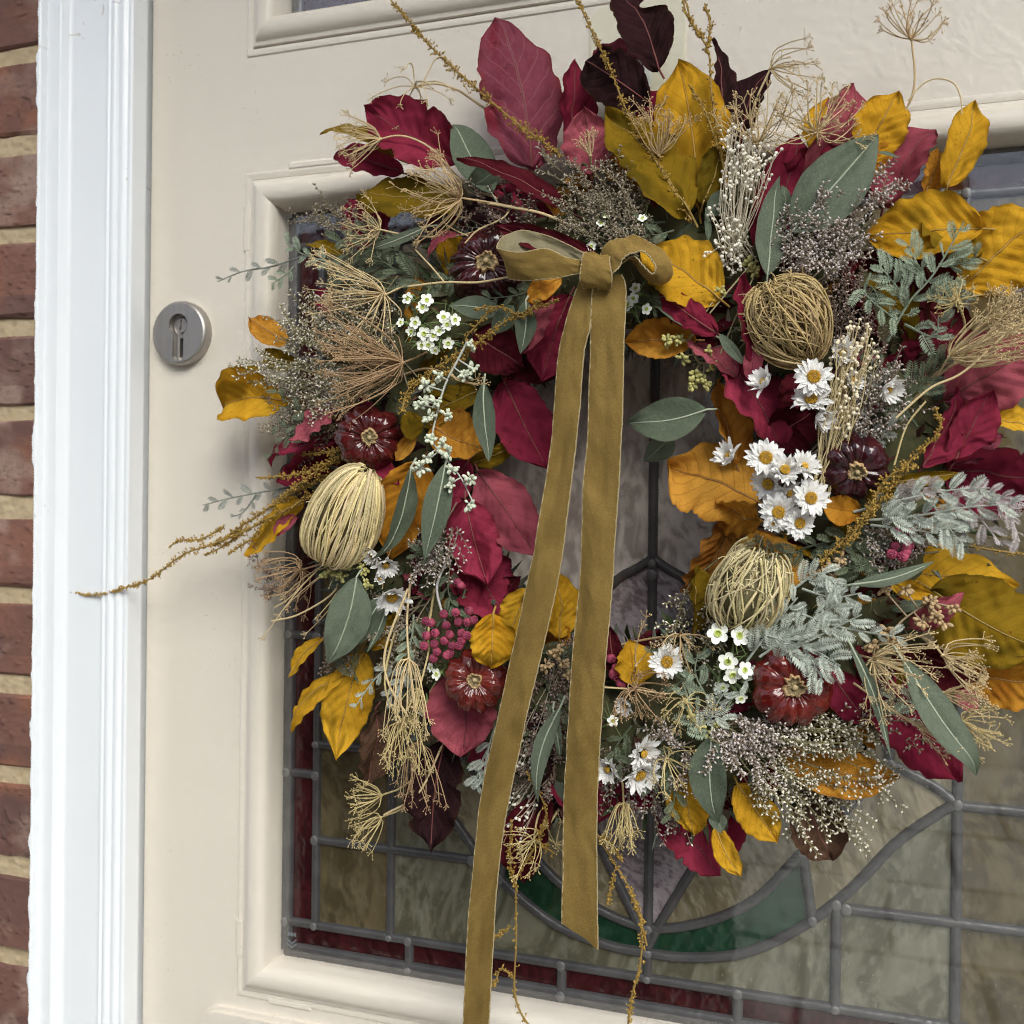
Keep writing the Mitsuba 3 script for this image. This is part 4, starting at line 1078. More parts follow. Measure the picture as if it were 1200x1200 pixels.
# umbels: fennel and carrot flower skeletons
UMB = [
([-8.1,-88.0,204.9],[[17.5,-76.7,201.5],[40.3,-65.3,197.2],[69.4,-54.0,183.9]],[-0.854,-0.294,0.091],62,44,(39.0),1),
([-74.4,-72.0,255.7],[[-64.2,-67.7,258.4],[-53.3,-63.3,256.5],[-39.1,-59.0,247.7],[-18.4,-54.7,225.4],[8.2,-50.3,212.7],[37.4,-46.0,201.6]],[-0.85,-0.294,-0.11],42,24,(27.0),0),
([-68.3,-84.0,189.9],[[-50.1,-75.5,186.7],[-22.4,-67.0,186.2],[5.2,-58.5,192.7],[32.6,-50.0,200.9]],[-0.753,-0.432,-0.0],65,22,(24.2),0),
([-61.4,-88.0,144.9],[[-50.4,-76.7,152.4],[-22.7,-65.3,155.5],[16.2,-54.0,159.6]],[-0.84,-0.294,0.189],26,28,(50.3),0),
([-62.6,-88.0,144.4],[[-69.3,-54.0,155.2]],[-0.104,-0.294,-0.921],30,9,(31.4),0),
([-46.4,-92.0,98.2],[[-43.0,-75.0,104.5],[-36.5,-58.0,113.7]],[-0.806,-0.364,-0.04],42,90,(51.9),2),
([-54.6,-60.0,293.8],[[-40.7,-56.5,295.8],[-26.2,-53.0,291.3],[-14.8,-49.5,283.7],[12.2,-46.0,263.2]],[-0.068,-0.294,-0.928],100,16,(27.2),0),
([214.7,-84.0,225.5],[[213.6,-67.0,224.9],[211.1,-50.0,216.7]],[0.191,-0.618,0.78],85,40,(31.0),0),
([185.1,-56.0,278.2],[[175.7,-52.7,259.4],[172.9,-49.3,244.8],[178.0,-46.0,231.9]],[1.01,-0.294,-0.245],40,14,(24.4),0),
([179.6,-74.0,226.0],[[189.7,-60.0,220.8],[203.3,-46.0,212.3]],[-0.067,-0.364,0.917],55,30,(30.0),0),
([267.0,-48.0,288.7],[[269.2,-47.5,266.0],[266.5,-47.0,251.0],[256.5,-46.5,236.8],[239.6,-46.0,217.9]],[0.169,-0.294,0.958],68,20,(23.7),1),
([119.9,-78.0,223.4],[[122.3,-67.3,217.0],[129.3,-56.7,206.1],[136.6,-46.0,192.0]],[0.159,-0.222,0.976],42,24,(24.4),1),
([76.1,-78.0,227.7],[[75.2,-67.3,221.4],[82.4,-56.7,214.1],[94.8,-46.0,211.1]],[-0.263,-0.294,0.891],35,9,(10.8),0),
([287.3,-88.0,90.7],[[278.7,-71.0,77.7],[258.6,-54.0,59.7]],[0.96,-0.294,0.403],32,34,(39.2),0),
([308.4,-84.0,112.4],[[292.5,-67.0,95.0],[277.6,-50.0,80.2]],[0.934,-0.432,0.415],60,26,(17.1),0),
([291.4,-86.0,122.5],[[296.7,-69.0,109.3],[290.0,-52.0,95.8]],[-0.151,-0.673,0.626],90,26,(11.5),3),
([290.7,-90.0,87.0],[[283.1,-73.0,82.2],[260.9,-56.0,59.5]],[0.981,-0.149,0.328],16,16,(45.2),0),
([249.2,-92.0,-80.5],[[238.5,-75.0,-80.4],[224.6,-58.0,-80.3]],[0.87,-0.364,-0.523],62,38,(34.0),0),
([286.1,-90.0,-76.7],[[280.1,-78.7,-70.7],[269.7,-67.3,-68.6],[253.0,-56.0,-76.4]],[1.0,-0.294,-0.279],40,22,(22.9),0),
([298.5,-70.0,-116.4],[[286.2,-62.0,-103.9],[267.8,-54.0,-98.9],[248.5,-46.0,-96.2]],[0.977,-0.294,-0.345],55,20,(20.6),3),
([274.5,-92.0,-116.4],[[262.3,-80.7,-112.3],[250.8,-69.3,-105.1],[238.7,-58.0,-100.2]],[0.914,-0.294,-0.472],25,8,(19.2),0),
([287.2,-80.0,-99.3],[[279.1,-63.0,-96.7],[263.2,-46.0,-95.3]],[1.044,-0.294,-0.028],30,16,(19.4),0),
([-36.9,-98.0,-96.4],[[-46.2,-81.0,-72.3],[-51.1,-64.0,-43.0]],[0.061,-0.149,-0.983],24,26,(36.8),0),
([-40.7,-98.0,-138.0],[[-55.3,-89.5,-126.0],[-61.5,-81.0,-107.7],[-54.6,-72.5,-67.7],[-53.5,-64.0,-53.7]],[0.084,-0.222,-0.965],42,30,(29.1),3),
([-30.2,-96.0,-116.4],[[-28.8,-84.7,-93.8],[-33.8,-73.3,-81.1],[-34.6,-62.0,-53.1]],[-0.2,-0.149,-0.951],28,18,(24.5),3),
([-74.2,-60.0,-215.1],[[-57.5,-55.3,-206.8],[-44.8,-50.7,-188.8],[-30.3,-46.0,-161.7]],[-0.674,-0.222,-0.618],42,18,(21.5),3),
([-73.8,-60.0,-199.5],[[-57.7,-55.3,-191.9],[-43.7,-50.7,-173.8],[-35.5,-46.0,-159.7]],[-0.884,-0.222,-0.176],45,16,(21.5),3),
([-45.7,-70.0,-159.0],[[-40.7,-58.0,-157.6],[-35.6,-46.0,-154.9]],[0.138,-0.222,-0.963],32,22,(33.8),2),
([111.6,-88.0,-108.0],[[94.3,-71.0,-110.9],[79.0,-54.0,-113.6]],[0.722,-0.498,-0.625],95,30,(21.0),2),
([137.9,-84.0,-74.0],[[117.9,-67.0,-78.6],[90.3,-50.0,-87.1]],[0.38,-0.498,-0.808],70,18,(16.7),1),
([142.2,-88.0,-113.2],[[141.9,-71.0,-99.2],[134.8,-54.0,-85.8]],[0.058,-0.56,-0.782],90,22,(15.5),3),
([131.0,-84.0,-150.4],[[118.8,-67.0,-150.0],[98.5,-50.0,-144.3]],[0.724,-0.56,-0.579],80,18,(18.9),3),
([102.4,-76.0,-182.8],[[97.3,-61.0,-169.7],[86.2,-46.0,-152.9]],[0.035,-0.222,-0.965],36,26,(22.6),3),
([41.8,-72.0,-214.2],[[42.2,-59.0,-198.2],[51.3,-46.0,-182.4]],[-0.595,-0.432,-0.493],75,20,(20.1),3),
([57.4,-72.0,-215.2],[[46.6,-59.0,-211.9],[54.4,-46.0,-194.8]],[0.741,-0.432,0.67],60,8,(19.9),3),
([-141.4,-58.0,-43.8],[[-125.3,-52.0,-38.6],[-107.9,-46.0,-32.2]],[-0.66,-0.294,-0.57],70,34,(27.2),2),
([-104.0,-66.0,-42.2],[[-108.0,-46.0,-26.1]],[-0.529,-0.149,-0.797],40,12,(51.7),0),
([110.6,-84.0,-93.9],[[102.0,-50.0,-110.5]],[0.357,-0.294,0.923],25,3,(27.5),1),
([-77.0,-84.0,117.7],[[-84.2,-50.0,132.6]],[-0.044,-0.432,-0.858],80,10,(17.4),3),
([-7.8,-100.0,87.6],[[-33.1,-83.0,95.0],[-59.6,-66.0,93.4]],[1.003,-0.294,-0.27],20,3,(24.1),1),
([116.3,-66.0,245.0],[[122.8,-56.0,236.9],[129.6,-46.0,217.5]],[-0.182,-0.294,0.919],40,6,(21.6),1),
([316.9,-78.0,113.1],[[308.0,-46.0,110.2]],[0.807,-0.294,0.639],60,16,(14.4),0)]
TONE = [(.52, .40, .22), (.45, .32, .17), (.36, .235, .13), (.48, .38, .18), (.36, .34, .33)]
for i, (hub, stem, ax, half, n, L, tone) in enumerate(UMB):
    ru = np.random.default_rng(200 + i)
    hub, L = mm(hub), L / 1000
    e1, e2, d0 = frame(ax)
    base = np.array(TONE[tone])
    m = MB()
    if stem:
        p = spline(mm(np.array([hub * 1000] + [list(s) for s in stem])), 8 * len(stem) + 4)
        m.tube(p, np.linspace(.00062, .0010, len(p)), base * .95, 6)
    m.ball(hub, .0012, base)
    n = int(n * .8) if n > 10 and d0[2] < -.5 else n
    for k in range(n):
        q = math.sqrt((k + .5) / n) if n > 4 else ru.uniform(.2, 1)
        al = math.radians(min(half * 1.22, 110)) * q * ru.uniform(.85, 1.1)
        az = k * 2.39996 + ru.normal(0, .2)
        az += ru.normal(0, .35)
        d = d0 * math.cos(al) + (e1 * math.cos(az) + e2 * math.sin(az)) * math.sin(al)
        l = L * ru.uniform(.55, 1.12)
        side = unit(np.cross(d, ru.normal(size=3)))
        cur = ru.normal(0, .11) * l
        inw = d0 * l * (.30 if d0[2] < -.5 else .10) * q
        p = spline([hub, hub + d * l * .35 - inw * .7 + side * cur, hub + d * l * .75 + side * cur * .6, hub + d * l + inw], 8)
        col = base * ru.uniform(.78, 1.18)
        m.tube(p, np.linspace(.00044, .00030, 8), col, 4)
        e = p[-1]
        dd = unit(p[-1] - p[-2])
        for z in range(6 if L > .014 else 4):
            u = unit(dd + ru.normal(0, .55, 3))
            ll = ru.uniform(.0022, .0052)
            m.tube([e, e + u * ll * .6 + ru.normal(0, .0003, 3), e + u * ll], .00018, col, 3)
            m.blob(e + u * ll, u + ru.normal(0, .3, 3), ru.uniform(.0010, .0020), .00052, col * ru.uniform(.75, 1.25))
    m.build('wreath__umbel')
STEMS = [
([[265.3,-52.0,250.3],[273.8,-52.0,259.5],[282.3,-52.0,261.5],[290.7,-52.0,257.5],[294.6,-52.0,248.4],[295.2,-52.0,238.8]],0.45,0),
([[26.5,-84.0,152.5],[3.0,-84.0,150.0],[-21.1,-84.0,151.4],[-47.0,-84.0,150.1]],0.8,0),
([[-20.5,-84.0,151.4],[-30.5,-84.0,162.7],[-41.7,-84.0,174.2]],0.6,0),
([[-62.3,-86.0,145.4],[-50.8,-86.0,129.4],[-75.9,-86.0,108.7],[-85.4,-86.0,97.4]],0.5,0),
([[76.2,-80.0,176.8],[47.8,-80.0,191.5],[24.5,-80.0,198.3],[0.8,-80.0,204.2]],1.0,0),
([[23.8,-78.0,200.6],[18.0,-78.0,192.7],[0.2,-78.0,185.7],[-8.7,-78.0,177.9]],0.6,0),
([[-21.4,-70.0,206.7],[-27.5,-70.0,195.6],[-2.7,-70.0,182.3],[21.4,-70.0,181.7]],0.5,0),
([[259.6,-96.0,56.1],[277.2,-96.0,72.4],[294.6,-96.0,81.3],[319.8,-96.0,106.0]],0.7,0),
([[259.4,-84.0,30.2],[265.6,-84.0,52.1],[275.8,-84.0,66.5]],0.6,3),
([[-17.6,-84.0,-34.0],[-23.5,-84.0,-51.2],[-17.1,-84.0,-73.5]],0.9,4),
([[-101.9,-70.0,-41.9],[-108.4,-70.0,-58.3],[-135.4,-70.0,-74.5],[-157.5,-70.0,-80.3]],0.7,0),
([[-118.7,-64.0,-37.9],[-146.0,-64.0,-63.2],[-158.5,-64.0,-71.1]],0.6,0),
([[-63.3,-84.0,-52.6],[-61.0,-84.0,-35.3],[-56.1,-84.0,-23.7]],0.4,1),
([[-35.2,-102.0,-133.5],[-49.5,-102.0,-112.3],[-51.7,-102.0,-90.0],[-36.3,-102.0,-50.4]],0.8,0),
([[-25.5,-64.0,-157.4],[-44.1,-64.0,-194.2],[-69.7,-64.0,-211.7]],0.8,0),
([[86.8,-86.0,-108.4],[111.2,-86.0,-108.4],[135.0,-86.0,-108.9],[145.3,-86.0,-96.7]],0.6,0),
([[-49.7,-58.0,296.3],[-39.0,-58.0,312.7],[-27.6,-58.0,307.1],[-14.7,-58.0,285.1]],0.45,0),
([[238.8,-94.0,-94.5],[257.2,-94.0,-106.8],[279.8,-94.0,-120.4],[288.7,-94.0,-125.3]],0.7,0),
([[68.5,-40.0,-22.1],[74.5,-40.0,-33.5]],0.3,4)]
for i, (pts, rad, tone) in enumerate(STEMS):
    m = MB()
    m.tube(spline(mm(pts), 8 * len(pts)), rad / 1000, np.array(TONE[tone]), 6)
    m.build('wreath__bare_stem')

# golden rod
GOLD = [
([[-389.2,-18.0,-70.7],[-352.9,-24.5,-72.4],[-313.9,-31.0,-64.2],[-285.9,-37.5,-55.4],[-251.9,-44.0,-36.1],[-205.6,-50.5,-21.8],[-158.0,-57.0,-2.0],[-106.2,-63.5,22.8],[-76.5,-70.0,37.4]],1.0,3.6),
([[-268.3,-40.0,-30.7],[-255.9,-42.0,-25.0],[-236.6,-44.0,-23.9],[-214.8,-46.0,-14.3]],1.0,3),
([[-232.6,-44.0,-35.6],[-214.6,-46.0,-28.6],[-196.2,-48.0,-16.6]],0.9,3.2),
([[-223.7,-46.0,-28.8],[-189.6,-52.7,-10.0],[-149.7,-59.3,10.5],[-111.6,-66.0,25.7]],1.3,5),
([[-210.0,-46.0,-33.6],[-193.2,-49.0,-25.4],[-178.2,-52.0,-16.2]],1.0,3),
([[-176.7,-62.0,22.7],[-137.8,-68.0,25.6],[-87.6,-74.0,40.2]],1.0,4),
([[-160.9,-64.0,4.1],[-129.7,-70.0,22.5],[-86.6,-76.0,45.9]],1.2,5),
([[-146.1,-66.0,37.9],[-115.2,-72.0,40.5],[-82.3,-78.0,42.9]],0.9,4),
([[-81.3,-44.0,365.4],[-63.7,-50.0,345.0],[-41.2,-56.0,318.5],[-7.0,-62.0,285.5],[19.7,-68.0,260.3],[54.1,-74.0,232.3]],1.0,4.5),
([[59.2,-56.0,341.3],[72.4,-60.7,312.7],[85.2,-65.3,287.0],[94.9,-70.0,262.1],[104.4,-74.7,243.2],[121.9,-79.3,213.2],[141.5,-84.0,179.8]],0.9,4),
([[132.1,-60.0,326.5],[137.8,-63.6,307.9],[148.1,-67.2,288.9],[151.0,-70.8,260.6],[157.7,-74.4,221.9],[162.0,-78.0,202.1]],0.55,2.6),
([[144.5,-60.0,322.5],[148.2,-62.0,307.1],[146.6,-64.0,289.4]],0.8,2.6),
([[130.5,-60.0,327.8],[134.1,-61.0,314.9],[144.6,-62.0,299.6]],0.8,2.6),
([[137.8,-74.0,266.2],[147.7,-76.0,248.5],[156.6,-78.0,223.4]],1,3),
([[279.9,-98.0,61.2],[282.4,-95.6,48.6],[265.5,-93.2,29.8],[251.3,-90.8,8.0],[237.7,-88.4,-7.8],[216.6,-86.0,-29.7]],1.5,4.5),
([[271.0,-98.0,29.6],[255.6,-95.3,22.5],[242.2,-92.7,-1.8],[233.1,-90.0,-16.7]],1.3,4.5),
([[61.7,-96.0,132.8],[31.2,-96.8,123.5],[8.6,-97.6,108.1],[-14.5,-98.4,96.2],[-38.0,-99.2,80.2],[-42.9,-100.0,65.2]],1.1,4),
([[8.7,-98.0,108.0],[-14.1,-99.0,87.9],[-31.6,-100.0,82.7]],1,4),
([[5.6,-98.0,130.0],[25.8,-98.0,130.0],[38.4,-98.0,122.9],[49.5,-98.0,133.1]],0.8,3),
([[26.5,-62.0,-244.7],[26.6,-59.0,-285.8],[24.8,-56.0,-321.8],[29.5,-53.0,-339.7],[39.6,-50.0,-352.1]],0.25,2.5),
([[24.7,-56.0,-314.9],[15.3,-55.3,-309.2],[10.3,-54.7,-319.0],[0.9,-54.0,-332.5]],0.9,3),
([[21.2,-56.0,-279.1],[9.7,-54.0,-290.3]],0.9,2.5),
([[83.2,-66.0,-208.5],[96.9,-63.3,-229.8],[106.0,-60.7,-246.0],[111.3,-58.0,-268.3],[110.0,-55.3,-291.7],[104.1,-52.7,-316.0],[101.0,-50.0,-340.2]],0.5,2.6),
([[79.0,-72.0,-204.4],[89.5,-69.0,-209.6],[100.2,-66.0,-223.0]],1.0,4),
([[94.7,-66.0,-229.2],[89.1,-60.0,-254.1]],0.7,2),
([[102.7,-64.0,-237.0],[109.4,-60.0,-256.8],[114.4,-56.0,-278.6]],0.9,3),
([[39.0,-78.0,-168.4],[50.0,-71.0,-199.6],[27.7,-64.0,-243.9]],0.6,3),
([[26.2,-70.0,-202.5],[24.1,-66.0,-232.3],[27.8,-62.0,-253.1]],1.0,3.5),
([[290.1,-44.0,-13.8],[314.7,-42.0,-18.4],[340.2,-40.0,-21.8]],0.3,2.5),
([[50.3,-72.0,-196.6],[45.5,-71.0,-214.1],[55.8,-70.0,-221.6]],0.9,4),
([[7.2,-94.0,108.7],[-1.6,-94.0,111.3],[17.4,-94.0,131.2]],0.7,3)]
for i, (pts, dens, spread) in enumerate(GOLD):
    rg = np.random.default_rng(300 + i)
    p = mm(pts)
    L = np.linalg.norm(np.diff(p, axis=0), axis=1).sum()
    s = spline(p, max(12, int(L / .004)))
    m = MB()
    col = np.array((.30, .19, .05))
    m.tube(s, np.linspace(.0005, .0008, len(s)), col * .8, 5)
    for k in range(int(L * 1000 * dens * 1.5)):
        t = rg.uniform(0, 1) ** .9
        j = t * (len(s) - 1.001)
        a = int(j)
        q = s[a] * (1 - j + a) + s[a + 1] * (j - a)
        d0 = unit(s[a + 1] - s[a])
        d = unit(d0 * -.35 + rg.normal(0, .7, 3))
        ll = spread / 1000 * rg.uniform(.25, 1.0) * (.35 + .9 * min(1, t * 2.2))
        e = q + d * ll
        m.tube([q, q + d * ll * .5 + np.array([0, 0, -.0003]), e], .00022, col, 3)
        for z in range(3):
            m.blob(q + d * ll * rg.uniform(.4, 1.0), unit(d + rg.normal(0, .7, 3)), rg.uniform(.0010, .0019), rg.uniform(.0005, .0008), np.array((.33, .205, .045)) * rg.uniform(.6, 1.35))
    m.build('wreath__golden_rod_sprig')

# paper daisies
DAISY = [
([215.1,-108.0,78.9],np.float64(12.1),(0,-0.1),1),
([214.1,-102.0,66.0],np.float64(10.9),(-0.25,-0.55),0.8),
([218.3,-98.0,57.6],np.float64(7.3),(0.5,0.5),0.2),
([188.0,-98.0,77.0],np.float64(7.9),(-0.8,-0.5),0.3),
([189.4,-108.0,33.2],np.float64(12.3),(-0.05,-0.15),1),
([200.1,-110.0,25.8],np.float64(8.6),(0.0,-0.3),0.55),
([210.1,-106.0,27.9],np.float64(8.1),(0.3,-0.5),0.5),
([191.3,-100.0,19.2],np.float64(10.1),(-0.55,0.3),0.7),
([201.0,-100.0,13.4],np.float64(6.9),(0.4,0.1),0.25),
([214.2,-108.0,10.4],np.float64(11.2),(0.1,-0.1),0.9),
([196.8,-106.0,2.5],np.float64(11.4),(-0.1,0.1),0.95),
([208.1,-104.0,-3.7],np.float64(9.5),(0.2,0.1),0.9),
([168.0,-94.0,34.5],np.float64(8.0),(-0.75,-0.35),0.3),
([193.5,-106.0,-3.4],np.float64(4.6),(0,0.3),0.1),
([229.0,-96.0,94.1],np.float64(7.3),(0.2,0.1),0.3),
([254.1,-92.0,73.4],np.float64(7.7),(0.7,0.6),0.3),
([235.7,-92.0,78.3],np.float64(5.9),(0.2,0.0),0.35),
([-54.4,-88.0,-56.0],np.float64(11.7),(0.25,0.85),0.6),
([-70.0,-84.0,-28.6],np.float64(7.5),(-0.4,0.6),0.4),
([-61.0,-84.0,-35.3],np.float64(8.0),(0.2,0.7),0.4),
([131.1,-92.0,-88.9],np.float64(11.6),(0.1,0.1),1),
([115.1,-84.0,-147.6],np.float64(9.8),(0.5,0.1),0.5),
([113.5,-86.0,-159.4],np.float64(11.8),(0.4,0.6),0.6),
([92.8,-76.0,-161.1],np.float64(8.5),(-0.5,0.2),0.5),
([103.8,-76.0,-119.7],np.float64(6.0),(-0.5,0.2),0.3),
([-64.7,-84.0,-45.8],np.float64(4.3),(0,0),0.05)]
for i, (c, r, tilt, op) in enumerate(DAISY):
    rd = np.random.default_rng(400 + i)
    c, r = mm(c), r / 1000
    e1, e2, n = frame(unit(OUT + np.array([tilt[0], 0, -tilt[1]]) * 1.3))
    key = numbered('wreath__daisy')
    m = MB()
    # yellow disc of many florets
    dr_ = r * (.30 if op > .5 else .2)
    zc = r * (.10 + .25 * (1 - op))
    m.add(c + (ICO2_V[:, :1] * e1 + ICO2_V[:, 1:2] * e2) * dr_ + ICO2_V[:, 2:] * n * dr_ * .45 + n * zc, ICO2_F, (.42, .22, .02))
    for k in range(70):
        q, az = math.sqrt((k + .5) / 70), k * 2.39996
        pt = c + dr_ * q * (math.cos(az) * e1 + math.sin(az) * e2) + n * (zc + dr_ * .45 * math.sqrt(1 - q * q * .98))
        m.blob(pt - n * .0002, n + .4 * q * (math.cos(az) * e1 + math.sin(az) * e2), .0013, .00045, np.array((.55, .33, .035)) * rd.uniform(.65, 1.3) if q > .35 else np.array((.48, .30, .08)) * rd.uniform(.6, 1.1))
    scene[key] = mikit.ply(m.mesh(), 'dried', smooth=True, color=np.vstack(m.c) * DRIED)
    rows = ((19, 1.0, 0), (18, .86, .10), (12, .66, .2)) if op > .5 else ((15, 1.0, -.15), (13, .95, .05), (11, .8, .2), (8, .6, .3))
    for cnt, ln, lift in rows:
        for k in range(cnt):
            az = (k + (.5 if lift == .10 else 0)) / cnt * 2 * np.pi + rd.normal(0, .07)
            er = math.cos(az) * e1 + math.sin(az) * e2
            et = -math.sin(az) * e1 + math.cos(az) * e2
            if rd.random() < .06:
                continue
            el0 = math.radians(12 + 60 * lift + (1 - op) * 62 + rd.normal(0, 10))
            el1 = math.radians(-6 + 45 * lift + (1 - op) * 96 + rd.normal(0, 20))
            Lp = r * ln * rd.uniform(.70, .84) * (1 + .75 * (1 - op))
            t = np.linspace(0, 1, 8)
            el = el0 + (el1 - el0) * t
            st = Lp / 7
            rad_ = np.r_[0, np.cumsum(np.cos(el[:-1]) * st)] + r * (.20 + .22 * (1 - op))
            hh = np.r_[0, np.cumsum(np.sin(el[:-1]) * st)]
            w = r * (.150 + .03 * (1 - op)) * np.sin(np.pi * np.clip(t * .80 + .17, 0, 1)) ** .7 * rd.uniform(.85, 1.15)
            w[-1] = r * .02
            s = np.linspace(-1, 1, 5)
            X = er * rad_[:, None, None] + et * (w[:, None] * s)[..., None] + n * (hh[:, None] + (w[:, None] * .35) * s ** 2 + rd.normal(0, .05 * r) * s * t[:, None])[..., None]
            part(key + '__petal', ((c + X).reshape(-1, 3), grid_faces(8, 5)), 'petal', smooth=True)

# wax flowers
WAX = [
([162.1,-96.0,-69.8],np.float64(6.6),(0,0)),
([174.4,-95.0,-70.8],np.float64(6.5),(0.3,-0.1)),
([168.3,-96.0,-86.2],np.float64(6.1),(-0.2,0)),
([170.8,-95.0,-93.8],np.float64(6.1),(0.2,0.4)),
([177.6,-94.0,-91.0],np.float64(5.5),(0.6,-0.1)),
([164.3,-90.0,-102.6],np.float64(4.6),(0.1,0.6)),
([175.4,-90.0,-108.4],np.float64(4.1),(0.1,0.5)),
([-42.3,-94.0,139.9],np.float64(4.3),(-0.3,-0.2)),
([-28.0,-96.0,137.6],np.float64(4.7),(0.2,-0.3)),
([-30.5,-97.0,133.1],np.float64(4.3),(0,0.2)),
([-15.4,-97.0,125.7],np.float64(4.7),(-0.2,-0.2)),
([-8.1,-96.0,123.9],np.float64(4.2),(0.4,0)),
([-13.0,-97.0,121.2],np.float64(4.2),(0,0.3)),
([-35.7,-96.0,123.5],np.float64(4.3),(-0.3,0.1)),
([-29.1,-97.0,115.8],np.float64(4.7),(0.1,0.1)),
([-22.5,-97.0,114.4],np.float64(4.2),(0.3,0.2)),
([-12.7,-96.0,109.2],np.float64(4.2),(0.4,0.3)),
([-26.4,-96.0,108.6],np.float64(4.3),(0,0.3)),
([-18.7,-96.0,117.2],np.float64(4.2),(-0.1,-0.2)),
([-48.0,-92.0,124.8],np.float64(3.4),(-0.5,0)),
([-39.6,-94.0,118.4],np.float64(3.8),(-0.2,0.3)),
([-31.7,-95.0,109.0],np.float64(3.8),(0.2,0.5)),
([-22.4,-94.0,105.4],np.float64(3.3),(0.1,0.5)),
([104.2,-92.0,128.7],np.float64(4.2),(-0.3,0.2)),
([109.4,-92.0,138.3],np.float64(3.7),(-0.3,-0.2)),
([107.8,-92.0,132.2],np.float64(3.7),(0,0)),
([115.5,-90.0,125.9],np.float64(3.7),(0.3,0.3)),
([99.4,-92.0,126.3],np.float64(3.2),(-0.5,0.1)),
([111.4,-84.0,183.2],np.float64(3.2),(0,-0.4)),
([85.4,-86.0,181.5],np.float64(3.2),(0,-0.4)),
([80.0,-88.0,167.5],np.float64(3.2),(0,0.2)),
([88.6,-86.0,185.5],np.float64(2.7),(0,-0.4)),
([-22.7,-84.0,-107.7],np.float64(4.3),(-0.4,0)),
([-27.9,-82.0,-103.8],np.float64(3.4),(-0.5,-0.2)),
([-33.1,-82.0,-134.3],np.float64(3.9),(-0.1,0.6)),
([95.6,-80.0,-130.3],np.float64(3.8),(0,-0.3))]
for i, (c, r, tilt) in enumerate(WAX):
    rw = np.random.default_rng(600 + i)
    c, r = mm(c), r / 1000
    e1, e2, n = frame(unit(OUT + np.array([tilt[0], 0, -tilt[1]]) * 1.3 + rw.normal(0, .12, 3)))
    m = MB()
    ang = np.linspace(0, 2 * np.pi, 16, endpoint=False)
    for k in range(5):
        az = k * 2 * np.pi / 5 + i
        er, et = math.cos(az) * e1 + math.sin(az) * e2, -math.sin(az) * e1 + math.cos(az) * e2
        cc = c + er * r * .62 + n * r * .05
        rim = [cc + r * .40 * (math.cos(a) * er * .95 + math.sin(a) * et) + n * r * (.10 + .08 * math.cos(a)) for a in ang]
        m.add([cc] + rim, [[0, 1 + j, 1 + (j + 1) % 16] for j in range(16)], (.74, .75, .68))
    for k, (q, h) in enumerate(((.36, .02), (.34, .16), (.22, .10), (.0, .05))):
        pass
    ringv = [c + r * q * (math.cos(a) * e1 + math.sin(a) * e2) + n * r * h for q, h in ((.38, -.02), (.36, .17), (.26, .20), (.20, .08), (.02, .06)) for a in ang]
    f = [(k * 16 + j, k * 16 + (j + 1) % 16, (k + 1) * 16 + (j + 1) % 16, (k + 1) * 16 + j) for k in range(4) for j in range(16)]
    cl = np.repeat([(.45, .50, .25), (.60, .62, .35), (.42, .47, .12), (.30, .38, .06), (.35, .40, .08)], 16, axis=0)
    m.add(ringv, f, cl)
    m.tube(spline([c - n * .0005, c - n * .006 + rw.normal(0, .002, 3), c - n * .014 + rw.normal(0, .004, 3)], 6), np.linspace(.0016, .0005, 6), (.16, .22, .08), 6)
    for k in range(5):
        d = unit(rw.normal(size=3) + np.array([0, .3, 0]))
        p0 = c - n * .005
        m.tube(spline([p0, p0 + d * .008, p0 + d * .015 + np.array([0, 0, -.001])], 5), np.linspace(.0005, .0002, 5), (.12, .17, .06), 4)
    m.build('wreath__wax_flower')

